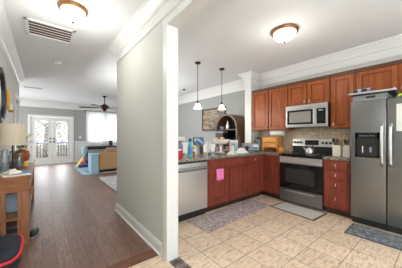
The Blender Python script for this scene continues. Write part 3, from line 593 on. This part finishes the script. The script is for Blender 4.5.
# ------------------------------------------------------------------ lights
def flush(lb, x, y, r, power):
    k = thing('ceiling_light', lb, 'ceiling light', (x, y, H-.14), None)
    obj('mount_ring', lathe(B(), (x, y, H), [(r*.95, 0), (r, -.008), (r, -.02), (r*.95, -.036), (r*.83, -.038), (r*.83, -.02)], 36), 'brass', k, True)
    obj('glass_bowl', lathe(B(), (x, y, H-.034), [(r*.84, 0), (r*.80, -.035), (r*.66, -.075), (r*.40, -.105), (r*.08, -.118)], 36), 'lampglass', k, True)
    b = B(); ball(b, (x, y, H-.166), .014); cyl(b, (x, y, H-.16), (x, y, H-.148), .01); obj('finial', b, 'bronze', k, True)
    l = point('bulb_glow', (x, y, H-.34), power, (1, .97, .93), .12); return k
flush('round brass ceiling light with lit glass bowl over the kitchen', 2.67, 1.45, .185, 3.6)
flush('round brass ceiling light with lit glass bowl in the hall', .285, 2.73, .152, 10)
def pendant(x, y, zb, lb):
    k = thing('pendant_light', lb, 'pendant light', (x, y, zb), 'pendants over the peninsula')
    obj('canopy', lathe(B(), (x, y, H), [(.06, 0), (.06, -.012), (.045, -.028), (.012, -.032)], 24), 'bronze', k, True)
    obj('rod', cyl(B(), (x, y, H-.03), (x, y, zb+.15), .006, n=10), 'bronze', k, True)
    obj('socket', lathe(B(), (x, y, zb+.105), [(.03, 0), (.03, .015), (.016, .03), (.012, .055)], 18), 'bronze', k, True)
    obj('glass_shade', lathe(B(), (x, y, zb), [(.09, 0), (.082, .008), (.068, .03), (.058, .06), (.045, .09), (.025, .108), (.012, .11)], 28), 'pendglass', k, True)
    point('pendant_glow', (x, y, zb-.06), 4, (1, .88, .72), .06)
pendant(2.466, 3.185, 1.81, 'left pendant light with white bell shade over the peninsula')
pendant(3.115, 3.15, 1.84, 'right pendant light with white bell shade over the peninsula')
# ceiling vent
k = thing('ceiling_vent', 'rectangular white return vent with brown slots in the hall ceiling', 'vent', (.10, 3.55, H-.02))
R = about(.10, 3.55, H, 0, 0, 0)
vx0, vx1, vy0, vy1 = -.18, .38, 3.30, 3.80
b = B(); 
for a in ((vx0, vx1, vy0, vy0+.04), (vx0, vx1, vy1-.04, vy1), (vx0, vx0+.04, vy0, vy1), (vx1-.04, vx1, vy0, vy1)): box(b, *a, H-.018, H-.001, .003)
obj('vent_frame', b, 'trim', k); obj('vent_backing', box(B(), vx0+.03, vx1-.03, vy0+.03, vy1-.03, H-.004, H-.001), 'vent_dark', k)
for i in range(1, 5):
    yy = vy0+.04+(vy1-vy0-.08)*i/5; obj('slat', box(B(), vx0+.035, vx1-.035, yy-.014, yy+.014, H-.012, H-.006, .001, about(0, yy, H-.009, .5)), 'trim', k)
def disc(name, lb, cat, x, y, r, m='white', h=.03, m2=None):
    k = thing(name, lb, cat, (x, y, H-h)); obj('housing', lathe(B(), (x, y, H), [(r, 0), (r, -h*.5), (r*.75, -h)], 24), m, k, True); obj('centre_grille', lathe(B(), (x, y, H-h), [(r*.4, 0), (r*.35, -.004)], 16), m2 or m, k, True)
disc('smoke_detector', 'round white smoke detector on the hall ceiling beyond the vent', 'smoke detector', .25, 4.92, .07)
disc('ceiling_sprinkler', 'small dark round sprinkler on the ceiling past the pendants', 'sprinkler', 3.55, 5.3, .05, 'bronze')
k = thing('ceiling_register', 'small grey slotted register on the ceiling near the far left', 'vent', (-.2, 8.0, H-.012))
b = B(); box(b, -.45, .02, 7.95, 8.12, H-.012, H-.001, .003); obj('register_frame', b, 'trim', k); obj('register_slots', box(B(), -.43, 0, 7.97, 8.10, H-.015, H-.011), 'grey', k)

# ------------------------------------------------------------------ ceiling fan
fx, fy = 1.84, 8.1
k = thing('ceiling_fan', 'dark ceiling fan with five long blades over the living room', 'ceiling fan', (fx, fy, 2.16))
obj('canopy', lathe(B(), (fx, fy, H), [(.07, 0), (.07, -.02), (.03, -.06)]), 'bronze', k, True)
obj('downrod', cyl(B(), (fx, fy, H-.05), (fx, fy, 2.42), .014, n=10), 'bronze', k, True)
obj('motor', lathe(B(), (fx, fy, 2.24), [(.06, 0), (.13, .02), (.16, .07), (.14, .14), (.07, .18), (.03, .2)]), 'bronze', k, True)
obj('light_cup', lathe(B(), (fx, fy, 2.16), [(.0, 0), (.05, .01), (.07, .04), (.06, .085)]), 'bronze', k, True)
for i in range(5):
    a = 2*PI*i/5+.25; R = Matrix.Translation((fx, fy, 2.29)) @ Matrix.Rotation(a, 4, 'Z') @ Matrix.Rotation(.17, 4, 'X')
    b = B(); prism(b, [(.20, -.05, 0), (.34, -.07, 0), (.80, -.08, 0), (.84, -.05, 0), (.84, .05, 0), (.80, .08, 0), (.34, .07, 0), (.20, .05, 0)], (0, 0, .008)); bmesh.ops.transform(b, matrix=R, verts=b.verts)
    bl = obj('blade', b, 'dark_wood', k)
    b = B(); box(b, .10, .26, -.02, .02, -.006, .002); bmesh.ops.transform(b, matrix=R, verts=b.verts); obj('blade_iron', b, 'bronze', bl)

# ------------------------------------------------------------------ dining wall things
k = thing('framed_picture', 'sepia landscape picture in dark frame on the far dining wall', 'picture', (4.18, 4.63, 1.41))
b = B()
for a in ((4.08, 5.14, 1.41, 1.45), (4.08, 5.14, 2.07, 2.11), (4.08, 4.12, 1.41, 2.11), (5.10, 5.14, 1.41, 2.11)): box(b, 4.16, 4.198, *a, .004)
obj('picture_frame', b, 'dark_wood', k); obj('print', box(B(), 4.18, 4.19, 4.11, 5.11, 1.44, 2.08), 'sepia', k)
# arched display hutch
def arc_pts(x, yc, r, zs, n=20): return [(x, yc+r*math.cos(PI*i/n), zs+r*math.sin(PI*i/n)) for i in range(n+1)]
hx0, hx1, hyc, hr, hz = 3.70, 4.17, 3.60, .38, 1.43
k = thing('arched_hutch', 'dark wooden hutch with rounded arch top behind the peninsula', 'cabinet', (3.9, hyc, 0))
b = B(); n_ = 24
def shell(bm, x0, x1, r0, r1):
    ro = arc_pts(x0, hyc, r0, hz, n_); ri = arc_pts(x0, hyc, r1, hz, n_)
    for i in range(n_): prism(bm, [ro[i], ro[i+1], ri[i+1], ri[i]], (x1-x0, 0, 0))
    for s in (-1, 1): box(bm, x0, x1, min(hyc+s*r0, hyc+s*r1), max(hyc+s*r0, hyc+s*r1), .06, hz)
shell(b, hx0+.012, hx1, hr, hr-.025); obj('cabinet_shell', b, 'walnut', k)
b = B(); shell(b, hx0, hx0+.012, hr+.005, hr-.04); obj('face_frame', b, noise_mat('grey_wash_wood', [(.3, (.06, .045, .03)), (.7, (.16, .13, .095))], 12, rough=.5), k)
b = B(); pts = arc_pts(hx1-.02, hyc, hr-.02, hz, n_)+[(hx1-.02, hyc-hr+.02, .08), (hx1-.02, hyc+hr-.02, .08)]; prism(b, pts, (.015, 0, 0)); obj('back_panel', b, 'black', k)
for z in (.08, .5, 1.02, 1.40): obj('shelf', box(B(), hx0+.03, hx1-.02, hyc-hr+.025, hyc+hr-.025, z, z+.02), 'walnut', k)
b = B(); box(b, hx0, hx1, hyc-hr, hyc+hr, 0, .06, .004); obj('plinth', b, 'walnut', k)
for s in (-1, 1):
    b = B(); y0, y1 = (hyc-.31, hyc-.005) if s < 0 else (hyc+.005, hyc+.31); box(b, hx0+.002, hx0+.016, y0, y1, .09, .99, .003); dd = obj('door', b, 'walnut', k); obj('knob', ball(B(), (hx0-.01, hyc+s*.03, .6), .012), 'brass', dd, True)
bottle('glass_decanter', 'silver decanter standing on the top shelf of the arched hutch', 'decanter', 3.80, 3.62, 1.421, [(.04, 0), (.05, .02), (.05, .10), (.02, .16), (.02, .20)], 'steel_light', 'steel', [(.024, .20), (.02, .23), (.01, .24)])
tag(obj('serving_bowl', lathe(B(), (3.80, 3.82, 1.421), [(.03, 0), (.06, .04), (.075, .08), (.07, .08), (.05, .04), (.01, .01)]), 'bluegrey', smooth=True), 'grey-blue bowl left of the decanter in the arched hutch', 'bowl')
t = thing('storage_box', 'dark grey box on the lower shelf of the arched hutch', 'box', (3.79, 3.82, 1.041)); obj('box_body', box(B(), 3.70, 3.88, 3.70, 3.94, 1.041, 1.33, .006), 'black', t); obj('box_lid', box(B(), 3.695, 3.885, 3.695, 3.945, 1.33, 1.37, .004), 'grey', t)
k = thing('wall_switch', 'white switch plate between french doors and curtain', 'switch', (1.42, 10.99, 1.12)); obj('switch_plate', box(B(), 1.38, 1.46, 10.992, 10.999, 1.12, 1.24, .002), 'white', k); obj('toggle', box(B(), 1.412, 1.428, 10.982, 10.993, 1.165, 1.195, .002), 'white', k)

# ------------------------------------------------------------------ living room
k = thing('curtain_rod', 'dark curtain rod above the sheer curtains', 'curtain rod', (2.6, 10.88, 2.44))
obj('rod', cyl(B(), (1.62, 10.88, 2.45), (3.5, 10.88, 2.45), .014, n=10), 'bronze', k, True)
for x in (1.62, 3.5): obj('finial', ball(B(), (x, 10.88, 2.45), .03), 'bronze', k, True)
for x in (1.75, 3.4): obj('bracket', box(B(), x-.01, x+.01, 10.88, 10.999, 2.44, 2.46), 'bronze', k)
def curtain(x0, x1, lb, amp, n=70):
    b = B(); A = []; 
    for i in range(n+1):
        x = x0+(x1-x0)*i/n; y = 10.88+amp*math.sin(i*.9)+.3*amp*math.sin(i*2.3+1); A.append((b.verts.new((x, y, .06)), b.verts.new((x, 10.88+.5*(y-10.88), 2.47))))
    for p, q in zip(A, A[1:]): b.faces.new((p[0], q[0], q[1], p[1]))
    return tag(obj('sheer_curtain', b, 'sheer', smooth=True), lb, 'curtain', 'sheer curtains')
curtain(1.66, 2.05, 'gathered left white sheer curtain next to the french doors', .035, 50)
curtain(2.05, 2.75, 'middle white sheer curtain across the living room window', .025, 60)
curtain(2.75, 3.45, 'right white sheer curtain partly hidden behind the hall wall', .03, 60)
k = thing('console_table', 'long black console table under the curtained window', 'table', (2.15, 10.35, 0))
obj('tabletop', box(B(), 1.50, 2.85, 10.15, 10.55, .62, .76, .006), 'black', k)
for x in (1.53, 2.80):
    for y in (10.18, 10.50): obj('leg', box(B(), x-.03, x+.09, y-.03, y+.03, 0, .62, .003), 'black', k)
k = thing('speaker', 'small black speaker standing on the black console table', 'speaker', (2.63, 10.35, .761))
obj('speaker_body', lathe(B(), (2.63, 10.35, .761), [(.08, 0), (.085, .01), (.085, .24), (.07, .255)]), 'black', k, True); obj('speaker_ring', lathe(B(), (2.63, 10.35, .80), [(.0865, 0), (.0865, .012)]), 'grey', k, True)
k = thing('sofa', 'tan sofa with taupe cushions seen beyond the hall corner', 'sofa', (2.4, 7.75, 0))
obj('sofa_back', box(B(), 1.52, 3.3, 7.30, 7.50, .10, .68, .03), 'tan', k); obj('seat_base', box(B(), 1.54, 3.28, 7.50, 8.20, .10, .40, .03), 'tan', k)
obj('armrest', box(B(), 1.50, 1.70, 7.31, 8.22, .10, .60, .03), 'tan', k); obj('armrest', box(B(), 3.14, 3.32, 7.31, 8.22, .10, .60, .03), 'tan', k)
for x0 in (1.75, 2.45): obj('back_cushion', box(B(), x0, x0+.68, 7.42, 7.62, .45, .84, .06), 'taupe', k, True)
for x in (1.58, 3.22):
    for y in (7.36, 8.14): obj('leg', box(B(), x-.03, x+.03, y-.03, y+.03, .013, .11), 'dark_wood', k)
k = thing('storage_ottoman', 'light blue box ottoman at the left end of the sofa', 'ottoman', (1.38, 7.65, 0))
obj('ottoman_body', box(B(), 1.27, 1.49, 7.35, 7.95, .015, .58, .015), 'lightblue', k); obj('ottoman_lid', box(B(), 1.262, 1.495, 7.34, 7.96, .58, .64, .015), 'lightblue', k)
mat_rug('area_rug', 'pale blue area rug beneath the toys and ottoman', 1.95, 8.5, 1.9, 2.6, 0, 'rug_blue', bw=.05)
mat_rug('area_rug', 'grey patterned area rug near the end of the hall wall', 2.45, 5.6, 2.3, 1.9, 0, 'rug_grey', bw=.05)
# toy slide and toy blocks
k = thing('toy_slide', 'colourful toddler play slide of yellow, red and blue plastic', 'toy', (1.40, 9.1, 0))
def bar(p, q, wd, m, nm):
    b = B(); P0 = Vector(p); Q0 = Vector(q); dd = Q0-P0; R = Matrix.Translation((P0+Q0)/2) @ dd.to_track_quat('X', 'Z').to_matrix().to_4x4(); box(b, -dd.length/2, dd.length/2, -wd/2, wd/2, -.02, .02, .01); bmesh.ops.transform(b, matrix=R, verts=b.verts); return obj(nm, b, m, k)
bar((1.05, 9.0, .05), (1.30, 9.1, .40), .10, 'yellow', 'ramp'); bar((1.16, 8.95, .05), (1.36, 9.05, .30), .10, 'red', 'ramp')
bar((1.62, 9.0, .05), (1.30, 9.1, .42), .12, 'red', 'ladder'); bar((1.75, 9.1, .04), (1.45, 9.15, .30), .12, 'purple', 'side_panel'); obj('base', box(B(), 1.12, 1.72, 8.9, 9.3, .014, .12, .02), 'navy', k); obj('platform', box(B(), 1.32, 1.66, 8.95, 9.25, .27, .32, .02), 'purple', k); obj('post', box(B(), 1.60, 1.66, 9.18, 9.25, .12, .50, .01), 'yellow', k)
k = thing('toy_tower', 'tall teal toy tower behind the play slide', 'toy', (1.40, 9.6, 0))
obj('tower_body', lathe(B(), (1.40, 9.6, .014), [(.12, 0), (.12, .05), (.05, .08), (.06, .45), (.12, .6), (.10, .75), (.04, .82)]), 'lightblue', k, True); obj('tower_ring', lathe(B(), (1.40, 9.6, .3), [(.08, 0), (.11, .03), (.08, .06)]), 'teal', k, True)

# ------------------------------------------------------------------ outside
tag(obj('lawn', box(B(), -12, 16, 13.3, 40, -.5, -.3), 'ground'), 'brownish ground beyond the deck outside', 'ground', kind='structure')
tag(obj('deck', box(B(), -2.5, 5, 11.16, 13.2, -.12, -.02), 'deck'), 'wooden deck outside the french doors', 'deck', kind='structure')
k = thing('deck_railing', 'dark deck railing seen through the french doors', 'railing', (1.2, 12.8, -.02))
obj('top_rail', box(B(), -2.4, 4.9, 12.76, 12.84, .84, .90), 'bluegrey', k); obj('bottom_rail', box(B(), -2.4, 4.9, 12.78, 12.82, .06, .10), 'grey', k)
b = box(B(), -2.395, -2.365, 12.785, 12.815, .10, .84); b0 = obj('baluster', b, 'black', k)
for i in range(1, 60):
    c = b0.copy(); C.objects.link(c); c.parent = k; c.location = (i*.122, 0, 0)
for i in range(5):
    x = -2.3+i*1.75; obj('post', box(B(), x-.05, x+.05, 12.75, 12.85, -.02, 1.0), 'grey', k)
def tree(x, y, h, r, lb, seed):
    rnd = random.Random(seed); k = thing('tree', lb, 'tree', (x, y, -.31), 'trees beyond the deck')
    b = B(); cyl(b, (x, y, -.31), (x+.1, y, h*.6), .14, .06, 10)
    for i in range(7):
        a = i*2.4; z = h*(.25+.06*i); cyl(b, (x+.05, y, z), (x+math.cos(a)*r*.8, y+math.sin(a)*r*.8, z+h*.22), .045, .015, 6)
    obj('trunk', b, 'bark', k)
    b = B()
    for i in range(3600):
        a = rnd.uniform(0, 2*PI); q = r*rnd.random()**.5; z = h*.48+rnd.uniform(-1, 1)*h*.5*math.sqrt(max(.02, 1-(q/r)**2)); s = rnd.uniform(.06, .11)
        c = Vector((x+q*math.cos(a), y+q*math.sin(a), z)); u = Vector((rnd.uniform(-1, 1), rnd.uniform(-1, 1), rnd.uniform(-1, 1))).normalized(); v = u.orthogonal().normalized()
        b.faces.new([b.verts.new(c+u*s), b.verts.new(c+v*s*.6), b.verts.new(c-u*s), b.verts.new(c-v*s*.6)])
    o = obj('crown', b, 'leaf', k); o['kind'] = 'stuff'
for i, (x, y, h, r, lb) in enumerate(((-4.2, 19, 5.5, 1.9, 'bare-branched beige tree left of the french doors view'), (.2, 18, 6, 2.0, 'beige autumn tree straight behind the french doors'), (4.6, 19, 5.5, 2.1, 'beige autumn tree right of the french doors view'), (-1.9, 23.8, 8, 2.3, 'tall far autumn tree behind the gap left of the doors'), (3.2, 23.5, 8, 2.3, 'tall far autumn tree behind the gap right of the doors'))): tree(x, y, h, r, lb, i)

# ------------------------------------------------------------------ hall console table and its things
TX0, TX1, TY0, TY1, TZ = -.425, -.10, 3.02, 5.0, .80
k = thing('hall_console', 'rustic brown wooden console table against the left hall wall', 'table', (-.26, 4.0, 0))
obj('tabletop', box(B(), TX0, TX1, TY0, TY1, TZ-.025, TZ, .004), 'oak', k)
b = B(); box(b, TX0+.01, TX1-.01, TY0+.01, TY0+.03, TZ-.18, TZ-.025, .003); box(b, TX1-.03, TX1-.01, TY0+.01, TY1-.01, TZ-.18, TZ-.025, .003); box(b, TX0+.01, TX0+.03, TY0+.01, TY1-.01, TZ-.18, TZ-.025, .003); box(b, TX0+.01, TX1-.01, TY1-.03, TY1-.01, TZ-.18, TZ-.025, .003); obj('apron', b, 'oak', k)
for x in (TX0+.015, TX1-.115):
    for y in (TY0+.012, TY1-.09): obj('leg', box(B(), x, x+.10, y, y+.07, 0.002, TZ-.03, .004), 'oak_leg', k)
obj('lower_shelf', box(B(), TX0+.02, TX1-.02, TY0+.05, TY1-.04, .30, .325, .003), 'oak', k)
for y, lb in ((3.5, 'pale blue storage bin on the console lower shelf, nearest'), (4.0, 'pale blue storage bin on the console lower shelf, middle'), (4.5, 'pale blue storage bin on the console lower shelf, farthest')):
    q = thing('storage_bin', lb, 'bin', (-.27, y, .326), 'bins under the console'); obj('bin_body', box(B(), -.39, -.17, y-.19, y+.19, .326, .53, .01), 'paleblue', q); obj('bin_rim', box(B(), -.40, -.16, y-.20, y+.20, .53, .55, .006), 'white', q)
# table lamp
lx, ly = -.30, 3.58
k = thing('table_lamp', 'table lamp with beige linen drum shade on the hall console', 'lamp', (lx, ly, TZ))
obj('lamp_base', lathe(B(), (lx, ly, TZ), [(.07, 0), (.07, .015), (.02, .025), (.012, .05)]), 'bronze', k, True)
obj('stem', cyl(B(), (lx, ly, TZ+.04), (lx, ly, 1.30), .009, n=10), 'bronze', k, True)
b = B(); n_ = 32; prs = [(.132, 1.135), (.132, 1.41), (.128, 1.41), (.128, 1.135)]
rings = [[b.verts.new((lx+r*math.cos(2*PI*i/n_), ly+r*math.sin(2*PI*i/n_), z)) for i in range(n_)] for r, z in prs]
for j in range(4):
    for i in range(n_): b.faces.new((rings[j][i], rings[j][(i+1) % n_], rings[(j+1) % 4][(i+1) % n_], rings[(j+1) % 4][i]))
obj('lamp_shade', b, 'linen', k, True)
b = B()
for a in (0, PI/2, PI, 1.5*PI): cyl(b, (lx, ly, 1.29), (lx+.129*math.cos(a), ly+.129*math.sin(a), 1.29), .003, n=6)
obj('shade_spider', b, 'bronze', k)
# glass jars
def mason(x, y, r, h, lb):
    q = thing('glass_jar', lb, 'jar', (x, y, TZ), 'glass jars on the console'); obj('jar_body', lathe(B(), (x, y, TZ), [(r*.9, 0), (r, .01), (r, h*.75), (r*.7, h*.88), (r*.7, h)]), 'jar', q, True); obj('jar_lid', lathe(B(), (x, y, TZ+h), [(r*.74, 0), (r*.74, .015), (r*.6, .02)]), 'grey', q, True)
    obj('jar_filling', lathe(B(), (x, y, TZ+.006), [(r*.85, 0), (r*.9, .01), (r*.88, h*.45)]), 'grey', q, True)
mason(-.355, 3.37, .045, .27, 'large clear glass jar at the left under the lamp shade')
mason(-.25, 3.80, .04, .19, 'smaller glass jar beside the flower pot')
mason(-.33, 3.84, .04, .22, 'glass jar standing behind the lamp stem')
# flower pot
px_, py_ = -.24, 4.10
k = thing('flower_pot', 'reddish brown pot of cream flowers on the console table', 'potted plant', (px_, py_, TZ))
obj('pot', lathe(B(), (px_, py_, TZ), [(.05, 0), (.06, .02), (.05, .05), (.085, .09), (.10, .15), (.08, .21), (.09, .24), (.08, .24), (.05, .18)]), mat('terracotta', (.36, .10, .025), .45), k, True)
b = B(); heads = []; rnd = random.Random(3)
for i in range(44):
    a = rnd.uniform(0, 2*PI); q = rnd.uniform(.03, .17); z = TZ+rnd.uniform(.22, .47); p = (px_+q*math.cos(a)*.75, py_+q*math.sin(a)*1.2, z); heads.append(p); cyl(b, (px_, py_, TZ+.2), p, .002, n=5)
    ball(b, ((px_+p[0])/2, (py_+p[1])/2, (TZ+.2+z)/2), .014, (1, 1, .4), 6)
obj('stems', b, 'green', k)
for i, p in enumerate(heads):
    b = B()
    for j in range(5): a = j*2*PI/5; ball(b, (p[0]+.012*math.cos(a), p[1]+.012*math.sin(a), p[2]), .017, (1, 1, .7), 6)
    ball(b, p, .006, seg=6); obj('flower', b, 'petal' if i % 6 else 'orange', k, True)
tag(obj('toy_duck', ball(ball(B(), (-.19, 3.90, TZ+.026), .03, (1, 1.4, .85)), (-.19, 3.94, TZ+.06), .018), 'yellow', smooth=True), 'small yellow duck figure in front of the flower pot', 'figurine')
# papers
def sheet(x, y, sx, sy, z, rz, m, lb, tilt=0):
    b = box(B(), x-sx/2, x+sx/2, y-sy/2, y+sy/2, z, z+.0025, 0, about(x, y, z, tilt, 0, math.radians(rz)))
    return tag(obj('paper_sheet', b, m), lb, 'paper', 'papers on the console')
sheet(-.24, 3.20, .24, .30, TZ+.001, 12, 'paper', 'white letter at the front edge of the console table'); sheet(-.32, 3.33, .20, .30, TZ+.005, -25, 'cream', 'cream leaflet lying over the white letter')
sheet(-.18, 3.32, .12, .24, TZ+.009, 20, 'blue', 'blue printed leaflet on the console papers'); sheet(-.17, 4.65, .10, .35, TZ+.001, 5, 'paper', 'white paper at the far end of the console table')
crumple(-.27, 3.22, TZ+.013, .14, .16, .05, 'crumpled cream plastic wrapper on the console papers', 'wrapper', 'wrapper', 'cream', .5)
# round mirror
k = thing('round_mirror', 'round mirror in thick black scalloped frame on left wall', 'mirror', (-.44, 3.76, 1.38))
b = B(); my, mz_, mr = 3.74, 1.80, .34; n_ = 48
ro = []
for i in range(n_): a = 2*PI*i/n_; s = 1+.02*math.cos(a*16); ro.append([(x, my+r*s*math.cos(a), mz_+r*s*math.sin(a)) for x, r in ((-.449, mr+.03), (-.415, mr+.025), (-.405, mr), (-.415, mr-.04), (-.449, mr-.045))])
V = [[b.verts.new(p) for p in q] for q in ro]
for i in range(n_):
    for j in range(5): b.faces.new((V[i][j], V[(i+1) % n_][j], V[(i+1) % n_][(j+1) % 5], V[i][(j+1) % 5]))
obj('mirror_frame', b, 'black', k, True)
b = cyl(B(), (-.447, my, mz_), (-.435, my, mz_), mr-.035, n=48); obj('mirror_glass', b, 'mirror', k)
# gold sconce
k = thing('wall_sconce', 'gold candle sconce on the left wall beyond the mirror', 'sconce', (-.43, 4.40, 1.62))
obj('back_plate', box(B(), -.449, -.44, 4.355, 4.445, 1.68, 1.99, .004), 'gold', k); obj('cup', lathe(B(), (-.39, 4.40, 1.63), [(.015, 0), (.035, .02), (.04, .04)]), 'gold', k, True); obj('arm', cyl(B(), (-.445, 4.40, 1.69), (-.39, 4.40, 1.65), .008), 'gold', k, True); obj('candle', cyl(B(), (-.39, 4.40, 1.65), (-.39, 4.40, 1.77), .02), 'ceramic', k, True)
obj('side_panel', box(box(B(), -.44, -.40, 4.355, 4.362, 1.70, 1.98, .002), -.44, -.40, 4.438, 4.445, 1.70, 1.98, .002), 'gold', k)
# black and red bag under the table end
k = thing('duffel_bag', 'black bag with red piping on floor at the near table end', 'bag', (-.30, 2.66, 0))
b = bmesh.new(); bmesh.ops.create_uvsphere(b, u_segments=28, v_segments=16, radius=1)
for v in b.verts:
    c = v.co; sg = lambda q, e: math.copysign(abs(q)**e, q); v.co = Vector((-.30+.14*sg(c.x, .55), 2.66+.22*sg(c.y, .55), .105+.10*sg(c.z, .5)+(.06*(c.y+1)*.5 if c.z > 0 else 0)))
obj('bag_body', b, noise_mat('navy_cloth', [(.3, (.012, .014, .022)), (.7, (.03, .035, .05))], 20, rough=.8), k, True)
ring = [(-.30+.143*math.copysign(abs(math.cos(a))**.6, math.cos(a)), 2.66+.224*math.copysign(abs(math.sin(a))**.6, math.sin(a)), .17+.04*math.sin(a)) for a in [2*PI*i/36 for i in range(37)]]
obj('piping', tube(B(), ring, .016, 8), 'red', k, True)
b = tube(B(), [(-.40, 2.78, .22), (-.38, 2.80, .33), (-.34, 2.80, .33), (-.32, 2.78, .22)], .010, 8); obj('handle', b, 'black', k, True)
k = thing('umbrella', 'blue-grey closed umbrella leaning by the table leg', 'umbrella', (-.37, 2.93, 0))
obj('umbrella_cloth', cyl(B(), (-.385, 2.93, .08), (-.41, 2.97, .56), .012, .03, 12), 'bluegrey', k, True); obj('tip', cyl(B(), (-.382, 2.925, .005), (-.385, 2.93, .08), .005, .010, 8), 'steel_light', k, True); obj('handle', cyl(B(), (-.41, 2.97, .56), (-.414, 2.975, .60), .012, n=10), 'black', k, True)
def shoe(x, y, rz, lb, m='black'):
    q = thing('shoe', lb, 'shoe', (x, y, 0), None); R = about(x, y, 0, 0, 0, rz)
    b = bmesh.new(); bmesh.ops.create_uvsphere(b, u_segments=18, v_segments=10, radius=1)
    for v in b.verts: h = .055 if v.co.x > 0 else .055+.035*abs(v.co.x); v.co = Vector((x+.13*v.co.x, y+.045*v.co.y, .022+max(0, v.co.z)*h+min(0, v.co.z)*.005))
    bmesh.ops.transform(b, matrix=R, verts=b.verts); obj('upper', b, m, q, True)
    b = bmesh.new(); bmesh.ops.create_cone(b, cap_ends=True, segments=20, radius1=1, radius2=1, depth=1)
    for v in b.verts: v.co = Vector((x+.135*v.co.x, y+.048*v.co.y, .012+v.co.z*.02))
    bmesh.ops.transform(b, matrix=R, verts=b.verts); obj('sole', b, 'grey', q, True)
shoe(-.075, 3.30, math.radians(80), 'black shoe poking out beyond the console leg'); shoe(-.30, 3.45, .3, 'black shoe under the console below the bins'); shoe(-.31, 3.75, .1, 'brown shoe farther back under the console', 'walnut')
